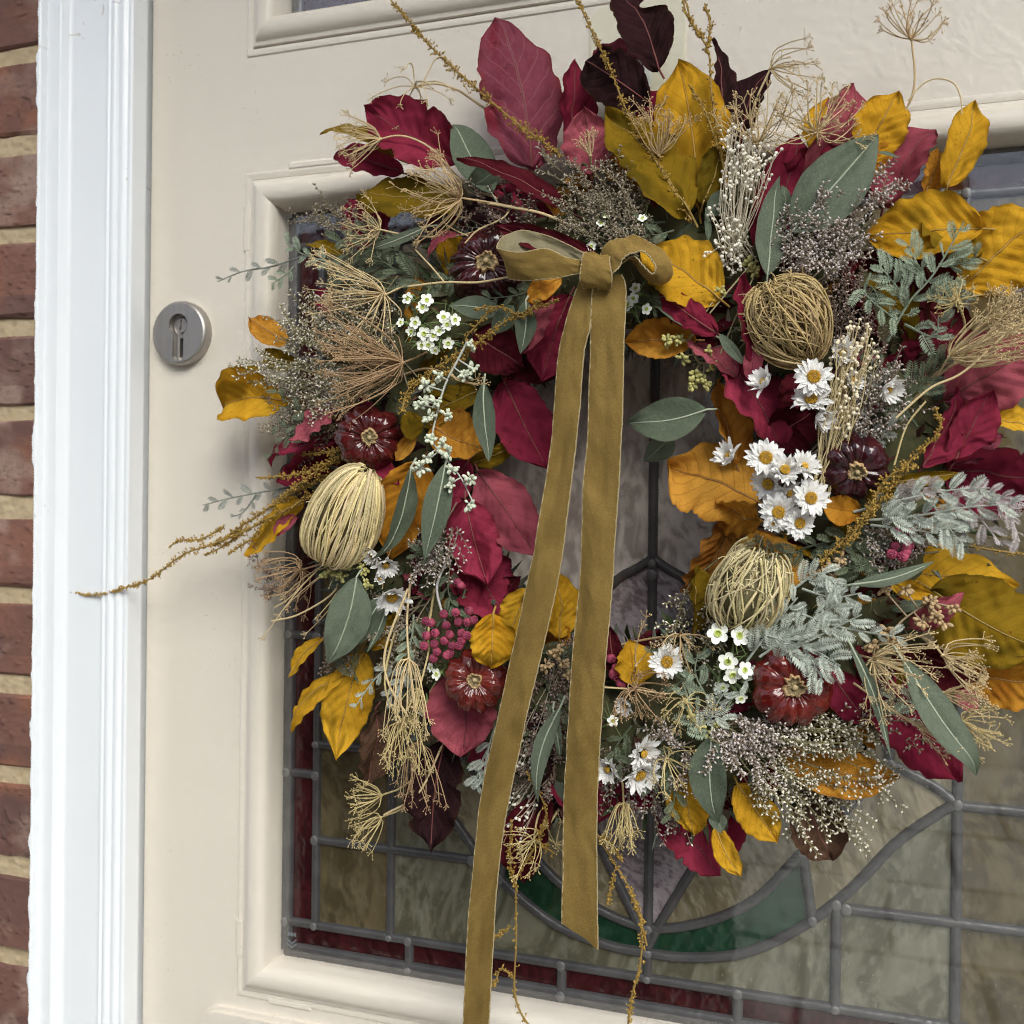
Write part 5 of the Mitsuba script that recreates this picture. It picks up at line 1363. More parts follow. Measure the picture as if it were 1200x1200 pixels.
# seeded eucalyptus
SEED = [
([[2.9,-101.0,108.9],[-4.6,-101.0,95.5],[-12.0,-101.0,82.1],[-17.7,-101.0,63.0],[-20.5,-101.0,46.5],[-12.6,-101.0,35.5],[-0.7,-101.0,21.8],[8.3,-101.0,5.5]],[([-23.8,-104.0,80.9],np.float64(5.5)),([2.6,-104.0,86.7],np.float64(6.5)),([8.3,-104.0,90.9],np.float64(4.3)),([6.4,-104.0,105.5],np.float64(2.7)),([-16.6,-104.0,70.9],np.float64(4.4)),([-21.8,-104.0,61.2],np.float64(4.9)),([-8.8,-104.0,62.0],np.float64(4.4)),([-23.2,-104.0,34.8],np.float64(4.9)),([-27.3,-104.0,28.3],np.float64(7.2)),([-8.5,-104.0,38.0],np.float64(7.1)),([-5.4,-104.0,27.1],np.float64(5.4)),([6.9,-104.0,21.7],np.float64(4.9)),([-6.5,-104.0,17.3],np.float64(4.9)),([6.5,-104.0,5.5],np.float64(4.9)),([-11.5,-104.0,43.5],np.float64(3.8)),([-25.5,-104.0,71.1],np.float64(3.8)),([-29.1,-104.0,69.0],np.float64(2.8)),([-15.0,-104.0,87.3],np.float64(4.4)),([-20.4,-104.0,46.3],np.float64(3.3))],0),
([[-84.0,-79.0,-39.1],[-100.3,-79.0,-43.7],[-106.8,-79.0,-54.6]],[([-105.3,-82.0,-42.5],np.float64(7.1)),([-79.2,-82.0,-38.8],np.float64(5.8)),([-95.4,-82.0,-45.7],np.float64(5.3)),([-74.6,-82.0,-50.3],np.float64(4.6)),([-90.3,-82.0,-37.4],np.float64(4.7))],1),
([[158.1,-77.0,95.9],[146.7,-77.0,93.7],[138.7,-77.0,107.1],[128.1,-77.0,107.6]],[([127.0,-80.0,107.1],np.float64(4.7)),([133.9,-80.0,107.9],np.float64(3.7)),([136.7,-80.0,96.2],np.float64(4.2)),([144.6,-80.0,86.6],np.float64(5.2)),([149.9,-80.0,81.2],np.float64(5.2)),([154.9,-80.0,90.4],np.float64(4.2)),([159.5,-80.0,136.9],np.float64(3.1)),([177.1,-80.0,151.3],np.float64(4.6)),([180.1,-80.0,147.0],np.float64(4.1)),([142.1,-80.0,80.3],np.float64(4.7)),([152.2,-80.0,99.9],np.float64(3.1))],1),
([[243.2,-83.0,-76.1],[257.0,-83.0,-68.0],[266.1,-83.0,-57.7],[279.6,-83.0,-47.4]],[([265.7,-86.0,-40.4],np.float64(4.9)),([279.4,-86.0,-47.2],np.float64(6.8)),([281.7,-86.0,-54.3],np.float64(5.8)),([275.0,-86.0,-58.5],np.float64(4.8)),([286.2,-86.0,-58.9],np.float64(4.3)),([256.9,-86.0,-65.2],np.float64(5.9)),([247.8,-86.0,-73.0],np.float64(4.9)),([261.6,-86.0,-70.8],np.float64(4.4)),([291.9,-86.0,-50.0],np.float64(3.8)),([254.3,-86.0,-40.8],np.float64(3.9))],2),
([[50.4,-77.0,-90.3],[59.1,-77.0,-95.3],[66.6,-77.0,-103.1]],[([57.0,-80.0,-88.4],np.float64(4.9)),([62.8,-80.0,-94.7],np.float64(4.9)),([51.4,-80.0,-98.1],np.float64(4.4)),([67.4,-80.0,-103.6],np.float64(4.4)),([59.8,-80.0,-86.6],np.float64(3.8))],2),
([[233.1,-81.0,-27.0],[223.7,-81.0,-37.3],[216.6,-81.0,-42.6]],[([222.8,-84.0,-31.1],np.float64(3.0)),([226.1,-84.0,-28.1],np.float64(2.5)),([214.2,-84.0,-33.4],np.float64(2.5)),([230.8,-84.0,-24.4],np.float64(3.0))],2),
([[155.3,-81.0,-133.3],[149.1,-81.0,-128.6]],[([150.5,-84.0,-126.8],np.float64(4.2)),([156.7,-84.0,-131.5],np.float64(4.1)),([161.8,-84.0,-125.9],np.float64(3.6)),([146.3,-84.0,-121.9],np.float64(3.1))],1)]
SCOL = [((.50, .53, .41), (.42, .43, .38)), ((.40, .37, .14), (.33, .30, .16)), ((.40, .28, .15), (.30, .22, .14))]
for i, (stem, cl, tone) in enumerate(SEED):
    rk = np.random.default_rng(700 + i)
    m = MB()
    s = spline(mm(stem), 8 * len(stem))
    m.tube(s, np.linspace(.0008, .0005, len(s)), SCOL[tone][1], 6)
    for c, r in cl:
        c, r = mm(c), r / 1000
        j = np.argmin(np.linalg.norm(s - c, axis=1))
        m.tube(spline([s[j], (s[j] + c) / 2 + np.array([0, -.002, 0]), c], 6), .00055, SCOL[tone][1], 5)
        for k in range(int(6 + r * 1500)):
            d = unit(rk.normal(size=3) + np.array([.2, -.8, -.3]))
            L = r * rk.uniform(.35, 1.0)
            e = c + d * L * .55
            m.tube([c, c + d * L * .3, e], .00035, SCOL[tone][1], 4)
            bl = rk.uniform(.0030, .0044)
            rr = bl * .30
            a1, a2, dd = frame(d + rk.normal(0, .25, 3))
            V = e + (ICO_V[:, :1] * a1 + ICO_V[:, 1:2] * a2) * rr + (ICO_V[:, 2:] * .5 + .45) * dd * bl
            m.add(V, ICO_F, np.array(SCOL[tone][0]) * rk.uniform(.8, 1.15))
    m.build('wreath__seeded_eucalyptus_sprig')

# pink berries
BERRY = [
([-14.0,-90.0,-74.4],np.float64(3.1)),
([-11.5,-90.0,-80.4],np.float64(3.1)),
([-21.8,-90.0,-79.8],np.float64(3.1)),
([-15.1,-90.0,-84.5],np.float64(3.1)),
([-5.6,-90.0,-71.8],np.float64(3.1)),
([0.9,-90.0,-71.5],np.float64(3.1)),
([-3.2,-90.0,-78.9],np.float64(3.1)),
([-7.5,-90.0,-65.7],np.float64(3.1)),
([2.0,-90.0,-64.2],np.float64(3.1)),
([5.0,-90.0,-70.2],np.float64(3.1)),
([-9.6,-90.0,-87.6],np.float64(3.1)),
([-3.1,-90.0,-83.9],np.float64(3.1)),
([-27.8,-90.0,-81.8],np.float64(3.1)),
([-29.6,-90.0,-88.6],np.float64(3.1)),
([-20.4,-90.0,-92.1],np.float64(3.1)),
([-13.1,-90.0,-93.9],np.float64(3.1)),
([-24.9,-90.0,-73.2],np.float64(3.1)),
([-22.3,-90.0,-87.1],np.float64(3.1)),
([0.4,-90.0,-80.4],np.float64(3.1)),
([-4.8,-90.0,-87.3],np.float64(3.1)),
([-28.6,-90.0,-72.3],np.float64(3.1)),
([-15.9,-90.0,-67.2],np.float64(3.1)),
([-11.4,-90.0,-92.7],np.float64(3.1)),
([-22.8,-90.0,-96.7],np.float64(3.1)),
([-10.5,-80.0,-46.5],np.float64(2.8)),
([-8.1,-80.0,-48.6],np.float64(2.8)),
([262.2,-84.0,-7.4],np.float64(3.2)),
([269.1,-84.0,-8.3],np.float64(2.9)),
([258.7,-86.0,-20.7],np.float64(3.2)),
([260.4,-86.0,-16.2],np.float64(2.7)),
([266.8,-86.0,-16.1],np.float64(3.2)),
([264.6,-86.0,-22.0],np.float64(3.4)),
([266.4,-86.0,-19.0],np.float64(2.9)),
([45.6,-72.0,-150.2],np.float64(3.3)),
([45.1,-72.0,-157.5],np.float64(3.1)),
([57.2,-72.0,-148.7],np.float64(3.3)),
([42.1,-70.0,-155.4],np.float64(2.8)),
([96.0,-74.0,-97.9],np.float64(3.2)),
([92.1,-72.0,-92.4],np.float64(3.3)),
([99.4,-74.0,-106.8],np.float64(3.8)),
([94.9,-74.0,-101.7],np.float64(3.8))]
for i, (c, r) in enumerate(BERRY):
    rk = np.random.default_rng(800 + i)
    c, r = mm(c), r / 1000
    m = MB()
    V = ICO2_V.copy()
    a1, a2, dd = frame(OUT + rk.normal(0, .5, 3))
    lat = np.arctan2(V[:, 1], V[:, 0])
    V = V * (1 - .10 * np.abs(np.cos(lat * 2.5))[:, None] ** 4 * (1 - V[:, 2:] ** 2))
    P = c + r * (V[:, :1] * a1 + V[:, 1:2] * a2 + V[:, 2:] * dd)
    col = np.array((.27, .047, .082)) * rk.uniform(.65, 1.3)
    cc = np.where((V[:, 2:] > .80), np.array((.14, .02, .05)), col)
    m.add(P, ICO2_F, cc)
    for k in range(5):
        az = k * 2 * np.pi / 5
        m.blob(c + r * (dd * .86 + .32 * (math.cos(az) * a1 + math.sin(az) * a2)), dd + .5 * (math.cos(az) * a1 + math.sin(az) * a2), r * .38, r * .18, col * 1.25)
    m.tube([c + np.array([0, r * .8, 0]), c + np.array([0, .006, -.003]), c + np.array([.001, .012, -.005])], .0004, (.13, .07, .04), 4)
    m.build('wreath__pink_berry')

# sea lavender and heather
LAV = [
([114.5,-74.0,162.1],[[48.6,-80.0,218.8],[59.5,-82.0,208.5],[55.1,-82.0,201.2],[81.2,-80.0,223.3],[92.3,-80.0,215.8],[70.1,-80.0,215.2],[100.1,-78.0,209.3],[46.1,-76.0,228.0],[64.7,-84.0,195.5],[77.1,-84.0,186.4],[83.5,-84.0,201.4],[98.9,-84.0,195.3],[58.1,-86.0,183.6],[77.8,-86.0,172.4],[106.1,-80.0,201.2],[65.0,-78.0,224.4],[91.4,-86.0,182.1],[83.0,-86.0,193.4],[96.9,-86.0,176.4],[104.4,-84.0,184.3]],0.35,9,0),
([-69.3,-80.0,112.2],[[-150.5,-70.0,135.2],[-138.1,-70.0,144.9],[-118.0,-72.0,149.5],[-99.9,-78.0,139.1],[-91.2,-76.0,146.1],[-144.8,-70.0,127.1],[-127.4,-74.0,131.6],[-106.4,-78.0,129.9],[-155.6,-66.0,123.9],[-130.9,-76.0,119.5],[-111.8,-80.0,116.8],[-94.3,-82.0,124.6]],0.55,11,1),
([-80.5,-76.0,81.1],[[-188.4,-50.0,109.5],[-201.4,-48.0,102.5],[-176.9,-52.0,111.3],[-144.6,-64.0,101.1],[-199.0,-46.0,95.0],[-168.3,-54.0,95.1],[-122.8,-72.0,103.6],[-138.4,-66.0,88.5],[-117.2,-72.0,91.4],[-125.9,-72.0,77.8],[-110.2,-76.0,78.8],[-150.2,-60.0,78.4],[-116.7,-76.0,67.1],[-102.6,-78.0,93.2]],0.5,9,1),
([-93.4,-60.0,194.4],[[-144.1,-42.0,221.1],[-133.1,-44.0,223.3],[-155.2,-40.0,214.9],[-122.4,-48.0,216.4],[-111.2,-52.0,208.2],[-138.6,-44.0,212.5],[-104.5,-52.0,215.6]],0.35,5,0),
([201.9,-76.0,130.2],[[198.1,-86.0,172.8],[206.9,-88.0,175.0],[215.4,-88.0,181.8],[218.9,-88.0,172.6],[226.0,-86.0,170.6],[235.4,-84.0,170.4],[239.3,-84.0,161.2],[228.5,-86.0,159.0],[211.8,-88.0,164.7],[220.4,-88.0,161.6],[193.2,-86.0,170.1],[199.8,-88.0,160.6],[207.3,-90.0,152.1],[219.2,-90.0,148.8],[235.6,-84.0,151.6],[216.4,-88.0,181.7],[209.4,-88.0,166.4],[223.7,-86.0,165.8]],0.7,8,2),
([216.4,-78.0,154.3],[[242.1,-80.0,194.3],[237.5,-80.0,189.7],[253.8,-80.0,191.7],[258.5,-78.0,194.9],[245.3,-78.0,202.0],[244.6,-80.0,181.7],[249.3,-80.0,185.2]],0.7,5,2),
([229.4,-72.0,68.8],[[223.5,-72.0,150.2],[230.9,-74.0,141.7],[238.2,-74.0,133.7],[243.1,-76.0,123.0],[228.6,-74.0,131.7],[236.0,-76.0,115.9],[247.9,-76.0,110.3],[226.4,-76.0,118.8],[240.4,-70.0,147.0],[218.9,-74.0,139.9],[250.1,-72.0,130.9],[255.1,-76.0,102.6]],0.25,6,3),
([217.9,-76.0,30.6],[[252.8,-80.0,92.1],[259.8,-80.0,84.5],[248.2,-84.0,81.9],[264.6,-78.0,77.2],[257.7,-82.0,67.1],[246.0,-86.0,71.9],[236.7,-86.0,67.2],[250.8,-86.0,57.1],[267.0,-78.0,67.3],[260.1,-80.0,57.4],[241.6,-88.0,52.1]],0.3,6,2),
([163.4,-84.0,-129.4],[[231.9,-78.0,-120.1],[227.2,-80.0,-125.1],[253.4,-72.0,-128.1],[257.2,-70.0,-133.2],[244.0,-72.0,-137.9],[234.5,-76.0,-142.9],[260.8,-66.0,-147.9],[249.0,-68.0,-151.0],[239.5,-68.0,-162.1],[262.6,-62.0,-164.9],[258.7,-62.0,-159.2],[232.3,-66.0,-171.0],[245.6,-60.0,-180.5],[248.6,-56.0,-191.6],[242.4,-54.0,-199.1],[232.5,-56.0,-191.9],[222.6,-60.0,-186.6],[214.1,-62.0,-184.3],[207.7,-66.0,-176.1],[197.8,-66.0,-182.4],[192.9,-70.0,-168.8],[220.2,-72.0,-160.4],[203.1,-76.0,-158.5],[241.6,-74.0,-132.7],[185.7,-76.0,-162.8],[210.0,-56.0,-199.7],[216.3,-80.0,-136.0]],0.95,6,1),
([165.3,-80.0,-122.3],[[161.7,-90.0,-138.6],[169.5,-92.0,-140.0],[176.9,-92.0,-134.3],[181.8,-92.0,-128.8],[188.9,-90.0,-123.6],[172.9,-90.0,-147.8],[184.3,-90.0,-144.2],[191.4,-88.0,-136.5],[164.1,-90.0,-130.7],[198.5,-86.0,-133.7],[159.3,-90.0,-146.5],[197.0,-86.0,-123.8],[203.3,-86.0,-127.3],[188.9,-86.0,-152.3]],0.8,6,2),
([-12.6,-70.0,-0.2],[[-37.2,-84.0,-39.2],[-27.1,-86.0,-35.3],[-18.7,-84.0,-38.6],[-40.4,-84.0,-29.0],[-22.9,-86.0,-28.5],[-15.8,-84.0,-31.2],[-32.4,-84.0,-23.1]],0.45,6,2),
([73.8,-58.0,-77.4],[[38.0,-64.0,-118.1],[47.6,-66.0,-128.4],[56.1,-66.0,-111.0],[30.0,-62.0,-147.5],[41.0,-62.0,-169.2],[50.7,-66.0,-139.3],[25.7,-60.0,-188.3],[29.5,-58.0,-205.6],[21.2,-60.0,-171.5],[53.2,-64.0,-156.4],[22.4,-58.0,-220.7],[55.9,-66.0,-94.2],[65.9,-66.0,-110.3]],0.3,9,3),
([115.8,-66.0,-145.0],[[82.6,-66.0,-164.4],[89.1,-64.0,-180.8],[107.3,-62.0,-196.0],[118.3,-62.0,-192.0],[126.8,-64.0,-182.4],[132.0,-62.0,-196.0],[122.6,-72.0,-167.3],[113.8,-68.0,-177.3],[102.1,-64.0,-187.7],[137.1,-60.0,-193.3],[97.2,-68.0,-170.8]],0.3,6,2),
([139.7,-80.0,-145.3],[[129.7,-84.0,-129.5],[135.1,-84.0,-139.5],[124.1,-82.0,-135.6],[145.7,-84.0,-154.3],[140.3,-82.0,-163.1],[118.6,-80.0,-152.4],[148.1,-82.0,-165.0]],0.4,5,2),
([-123.6,-54.0,-87.8],[[-111.9,-60.0,-98.7],[-99.7,-60.0,-104.0],[-117.7,-58.0,-108.4],[-104.2,-62.0,-91.9]],0.2,5,3),
([-161.6,-50.0,-58.6],[[-187.5,-44.0,-34.4],[-180.0,-44.0,-43.8],[-172.7,-46.0,-59.3],[-183.5,-44.0,-59.9]],0.2,5,3),
([-62.2,-76.0,156.1],[[-98.9,-80.0,148.6],[-85.9,-80.0,153.7],[-102.2,-80.0,142.9],[-70.8,-84.0,131.8],[-60.2,-86.0,125.2]],0.3,5,1),
([-51.3,-84.0,90.9],[[-77.2,-90.0,122.5],[-67.6,-90.0,116.3],[-91.0,-88.0,117.6],[-58.2,-90.0,118.8]],0.2,5,0),
([-91.9,-66.0,58.6],[[-158.6,-58.0,88.1],[-147.8,-58.0,72.3],[-166.6,-56.0,63.5],[-134.8,-62.0,59.5],[-122.4,-66.0,77.1],[-155.8,-56.0,50.9],[-176.5,-52.0,79.8],[-115.3,-66.0,52.9],[-143.8,-58.0,35.2]],0.5,8,0),
([45.1,-70.0,167.7],[[-2.3,-72.0,207.3],[7.6,-74.0,197.5],[15.7,-72.0,211.4],[26.2,-76.0,195.4],[34.8,-76.0,203.0],[-12.1,-70.0,197.3],[24.7,-80.0,180.6]],0.3,7,3),
([52.2,-60.0,-168.6],[[27.7,-68.0,-135.1],[36.1,-70.0,-145.3],[48.9,-70.0,-135.9],[42.2,-70.0,-156.0],[55.5,-72.0,-148.9],[31.6,-66.0,-172.0],[48.3,-66.0,-184.4],[24.3,-66.0,-155.6],[57.5,-70.0,-132.4]],0.4,8,3),
([219.5,-66.0,-120.8],[[257.6,-74.0,-96.4],[267.2,-70.0,-106.4],[255.6,-72.0,-114.4],[274.6,-66.0,-119.1],[262.9,-66.0,-127.5],[282.0,-60.0,-132.2],[248.3,-74.0,-104.5]],0.6,7,0),
([-38.5,-66.0,-58.8],[[-79.6,-74.0,-71.6],[-70.7,-72.0,-86.1],[-52.8,-76.0,-78.9],[-64.0,-72.0,-100.4],[-43.2,-76.0,-92.8],[-37.6,-74.0,-104.3],[-72.3,-76.0,-59.4]],0.4,7,0),
([167.0,-60.0,-29.9],[[131.9,-70.0,-73.2],[140.3,-72.0,-83.2],[153.6,-74.0,-69.1],[148.6,-74.0,-90.4],[123.6,-68.0,-84.6],[161.8,-76.0,-81.5]],0.5,7,1),
([285.5,-56.0,-16.6],[[247.2,-78.0,-16.8],[256.6,-78.0,-26.5],[240.2,-78.0,-24.4],[265.8,-76.0,-16.4],[251.8,-78.0,-9.2]],0.35,7,2)]
LCOL = [((.33, .28, .225), (.17, .14, .09)), ((.62, .57, .48), (.18, .16, .085)), ((.50, .44, .42), (.19, .15, .11)), ((.31, .245, .22), (.16, .11, .08))]
for i, (b0, ends, white, nb, tone) in enumerate(LAV):
    fl, stc = map(np.array, LCOL[tone])
    rl = np.random.default_rng(900 + i)
    b0 = mm(b0)
    for j, e in enumerate(ends):
        e = mm(e)
        m = MB()
        L = np.linalg.norm(e - b0)
        mid = (b0 + e) / 2 + rl.normal(0, .08, 3) * L
        st0 = b0 + rl.normal(0, .004, 3)
        s = spline([st0, mid, e], 16)
        m.tube(s, np.linspace(.0006, .00028, 16), stc, 4)
        for k in range(nb):
            t = rl.uniform(.45, .97) if k else 1.0
            a = min(14, int(t * 15))
            q = s[a]
            d0 = unit(s[a + 1] - s[a])
            d = unit(d0 * .8 + rl.normal(0, .45, 3))
            ll = min(.016, L * .45) * rl.uniform(.5, 1.1)
            br = spline([q, q + d * ll * .55, q + d * ll + d0 * ll * .15], 7)
            m.tube(br, .00022, stc, 3)
            for z in range(9):
                w = z / 8
                pp = br[min(6, int(w * 6.99))]
                dd = unit(d * .6 + (1 if z % 2 else -1) * unit(np.cross(d, OUT)) * .8 + rl.normal(0, .3, 3) + OUT * .3)
                m.blob(pp, dd, rl.uniform(.0018, .0030), rl.uniform(.0005, .0008), stc * 1.3)
                if rl.random() < white:
                    m.blob(pp + dd * .0012, dd, rl.uniform(.0018, .0030), rl.uniform(.00055, .00095), fl * rl.uniform(.75, 1.3))
                else:
                    m.blob(pp + dd * .0010, dd, rl.uniform(.0012, .0020), rl.uniform(.0005, .0008), fl * rl.uniform(.4, .8))
        m.build('wreath__sea_lavender_sprig')

# feathery silver foliage
FERN = [
([[178.4,-88.0,-86.7],[193.1,-90.0,-65.4],[207.5,-92.0,-47.1]],np.float64(15.2),9,0),
([[186.0,-90.0,-83.4],[210.1,-92.0,-64.4],[231.2,-94.0,-48.5]],np.float64(15.1),10,0),
([[188.6,-92.0,-88.0],[219.8,-94.0,-68.6],[242.9,-96.0,-55.1]],np.float64(16.1),11,0),
([[210.0,-92.0,-56.9],[231.4,-94.0,-63.1],[265.7,-96.0,-67.5]],np.float64(10.9),10,0),
([[190.9,-92.0,-70.3],[215.1,-94.0,-76.3],[231.7,-96.0,-84.9]],np.float64(17.1),8,0),
([[204.9,-90.0,-42.4],[219.2,-92.0,-32.8],[231.1,-94.0,-41.1]],np.float64(13.0),8,0),
([[190.5,-86.0,-78.6],[185.9,-88.0,-93.8],[176.3,-90.0,-99.2]],np.float64(11.1),5,0),
([[207.8,-92.0,-72.0],[217.6,-94.0,-86.0],[222.5,-96.0,-95.2]],np.float64(14.9),6,0),
([[209.7,-90.0,-42.2],[226.5,-92.0,-46.4],[242.7,-94.0,-43.1]],np.float64(13.0),8,0),
([[237.5,-86.0,3.0],[265.0,-88.0,10.6],[287.2,-90.0,15.6],[308.7,-92.0,17.1]],np.float64(12.8),12,0),
([[242.2,-86.0,-1.9],[269.7,-88.0,1.0],[296.1,-90.0,6.1],[321.6,-92.0,8.7]],np.float64(13.8),13,0),
([[246.9,-84.0,-4.3],[272.1,-86.0,-7.2],[292.1,-88.0,-9.7]],np.float64(14.8),9,0),
([[278.8,-84.0,10.8],[285.5,-86.0,-1.2],[296.5,-88.0,-15.3]],np.float64(13.6),8,0),
([[283.3,-82.0,13.3],[301.0,-84.0,3.8],[316.2,-86.0,-14.9]],np.float64(11.6),9,5),
([[305.7,-80.0,11.1],[318.6,-82.0,4.0],[325.0,-84.0,-12.4]],np.float64(10.6),8,5),
([[256.0,-84.0,8.1],[269.6,-86.0,15.5],[282.9,-88.0,18.0]],np.float64(10.8),8,5),
([[296.9,-80.0,11.0],[312.0,-82.0,13.5],[329.0,-84.0,7.9]],np.float64(10.6),8,5),
([[255.0,-80.0,101.9],[266.1,-82.0,123.1],[279.4,-84.0,139.0],[294.4,-86.0,166.3]],np.float64(12.8),12,1),
([[266.2,-80.0,123.5],[259.1,-82.0,133.3],[249.7,-84.0,145.7]],np.float64(14.7),8,1),
([[270.7,-80.0,125.7],[281.9,-82.0,124.7],[295.1,-84.0,128.4]],np.float64(13.7),8,1),
([[275.2,-80.0,135.2],[268.1,-82.0,149.9],[264.2,-84.0,157.0]],np.float64(12.7),7,1),
([[281.8,-80.0,144.6],[290.6,-82.0,143.5],[301.4,-84.0,147.2]],np.float64(11.7),7,1),
([[245.2,-78.0,142.4],[242.9,-80.0,129.7],[259.4,-82.0,113.7]],np.float64(12.9),8,1),
([[264.1,-80.0,111.4],[280.0,-82.0,103.0],[281.9,-84.0,114.7]],np.float64(12.8),6,1),
([[-154.2,-46.0,16.9],[-185.5,-48.0,11.7],[-210.1,-50.0,7.0],[-228.9,-52.0,2.3]],np.float64(10.7),9,4),
([[-186.8,-46.0,10.4],[-196.4,-48.0,-2.5],[-206.2,-50.0,-6.5]],np.float64(5.7),4,4),
([[-153.9,-38.0,188.7],[-178.1,-40.0,182.2],[-202.7,-42.0,179.4],[-223.8,-44.0,172.5]],np.float64(9.5),8,4),
([[-158.6,-42.0,180.5],[-164.6,-44.0,174.1],[-175.6,-46.0,167.3]],np.float64(8.9),5,1),
([[-116.4,-48.0,177.6],[-143.3,-50.0,185.1],[-160.0,-52.0,195.2]],np.float64(12.4),8,1),
([[-47.8,-66.0,174.9],[-79.3,-68.0,182.5],[-104.7,-70.0,177.8]],np.float64(17.6),9,2),
([[-55.0,-64.0,164.1],[-86.7,-66.0,171.6],[-115.6,-68.0,164.0]],np.float64(16.5),9,2),
([[-62.7,-62.0,188.7],[-88.0,-64.0,193.0],[-110.3,-66.0,188.1]],np.float64(15.4),8,2),
([[-32.3,-72.0,149.4],[-56.8,-74.0,162.0],[-75.2,-76.0,174.4]],np.float64(16.1),8,2),
([[160.9,-84.0,-137.4],[148.2,-86.0,-122.5],[140.5,-88.0,-101.9]],np.float64(13.4),8,1),
([[155.9,-86.0,-127.0],[161.1,-88.0,-113.4],[166.3,-90.0,-105.0]],np.float64(13.4),6,0),
([[148.3,-86.0,-132.8],[158.7,-88.0,-121.3],[166.5,-90.0,-122.8]],np.float64(12.4),5,0),
([[144.4,-80.0,-102.9],[134.2,-82.0,-98.0],[123.8,-84.0,-82.6]],np.float64(11.5),7,2),
([[155.2,-82.0,-112.3],[147.6,-84.0,-96.9],[149.2,-86.0,-83.5]],np.float64(12.5),6,1),
([[272.0,-74.0,52.8],[255.4,-76.0,77.7],[245.8,-78.0,92.7]],np.float64(12.8),9,2),
([[264.9,-74.0,67.8],[278.3,-76.0,82.0],[287.1,-78.0,91.2]],np.float64(13.9),8,2),
([[217.8,-78.0,43.2],[236.7,-80.0,62.8],[255.2,-82.0,81.9]],np.float64(12.1),9,4),
([[213.1,-78.0,33.1],[237.0,-80.0,42.9],[260.1,-82.0,52.4]],np.float64(12.2),9,4),
([[-57.2,-66.0,-100.8],[-75.5,-68.0,-116.4],[-90.7,-70.0,-137.9]],np.float64(10.6),8,0),
([[-43.5,-68.0,-96.8],[-55.1,-70.0,-117.7],[-63.7,-72.0,-129.6]],np.float64(12.8),7,0),
([[-42.6,-78.0,-69.5],[-43.3,-80.0,-86.6],[-46.7,-82.0,-98.0]],np.float64(11.5),6,1),
([[12.1,-66.0,-142.4],[8.2,-68.0,-159.4],[4.9,-70.0,-182.0]],np.float64(12.5),6,0),
([[8.5,-64.0,-154.5],[1.5,-66.0,-171.9],[-1.2,-68.0,-186.0]],np.float64(11.5),5,0),
([[138.6,-74.0,-136.1],[125.9,-76.0,-152.7],[118.5,-78.0,-174.2]],np.float64(11.7),8,2),
([[128.1,-74.0,-147.6],[134.1,-76.0,-173.2],[132.0,-78.0,-188.7]],np.float64(10.7),8,2),
([[105.5,-70.0,-134.2],[95.1,-72.0,-150.9],[101.2,-74.0,-160.8]],np.float64(11.9),6,2),
([[-1.1,-74.0,169.9],[-24.5,-76.0,153.9],[-48.4,-78.0,143.4]],np.float64(12.5),9,2),
([[47.1,-76.0,149.6],[30.4,-78.0,141.9],[7.5,-80.0,139.9]],np.float64(11.0),8,2),
([[-39.6,-66.0,22.8],[-57.7,-68.0,11.0],[-69.4,-70.0,-6.8]],np.float64(14.0),8,2),
([[35.3,-66.0,-89.8],[59.4,-68.0,-93.7],[82.6,-70.0,-86.6]],np.float64(12.4),8,2),
([[213.4,-70.0,-17.8],[198.7,-72.0,-23.3],[183.7,-74.0,-18.4]],np.float64(11.3),8,2),
([[281.8,-60.0,-112.1],[262.8,-62.0,-108.1],[243.7,-64.0,-114.2]],np.float64(12.1),8,1),
([[-107.4,-62.0,59.1],[-140.7,-64.0,71.6],[-160.7,-66.0,87.2]],np.float64(12.1),7,2),
([[-108.5,-60.0,56.2],[-134.8,-62.0,59.5],[-161.6,-64.0,59.7]],np.float64(13.3),7,2),
([[-126.6,-58.0,47.4],[-149.9,-60.0,53.7],[-168.2,-62.0,35.1]],np.float64(11.0),6,2),
([[-19.8,-82.0,-17.2],[-31.1,-84.0,-28.8],[-42.6,-86.0,-26.1]],np.float64(11.3),6,2),
([[-94.8,-56.0,-122.5],[-104.1,-58.0,-104.6],[-113.3,-60.0,-95.7]],np.float64(12.1),6,2),
([[266.1,-72.0,-26.5],[237.8,-74.0,-22.2],[218.6,-76.0,-27.6]],np.float64(14.9),10,2),
([[261.3,-74.0,-16.6],[237.7,-76.0,-12.0],[213.7,-78.0,-17.6]],np.float64(13.9),10,2),
([[247.0,-74.0,3.1],[218.2,-76.0,7.8],[203.7,-78.0,-2.5]],np.float64(12.0),8,2),
([[256.8,-76.0,-31.5],[233.1,-78.0,-29.6],[223.5,-80.0,-22.3]],np.float64(11.9),8,2),
([[-17.6,-72.0,-34.6],[-19.6,-74.0,-51.7],[-12.5,-76.0,-68.4]],np.float64(10.3),9,2),
([[-8.1,-72.0,-51.5],[-10.2,-74.0,-65.6],[-3.2,-76.0,-76.5]],np.float64(10.3),8,2),
([[47.4,-66.0,-111.5],[54.1,-68.0,-133.1],[43.4,-70.0,-161.5]],np.float64(12.3),9,2),
([[124.3,-76.0,182.2],[114.0,-78.0,181.4],[98.2,-80.0,177.8]],np.float64(10.6),8,2),
([[130.1,-78.0,175.9],[117.2,-80.0,173.7],[106.7,-82.0,180.9]],np.float64(9.5),8,2),
([[101.4,-80.0,137.5],[110.0,-82.0,133.0],[121.2,-84.0,125.1]],np.float64(8.5),6,2)]
FCOL = [(.36, .39, .335), (.22, .265, .19), (.095, .115, .07), (.25, .20, .18), (.20, .21, .185), (.38, .335, .33)]
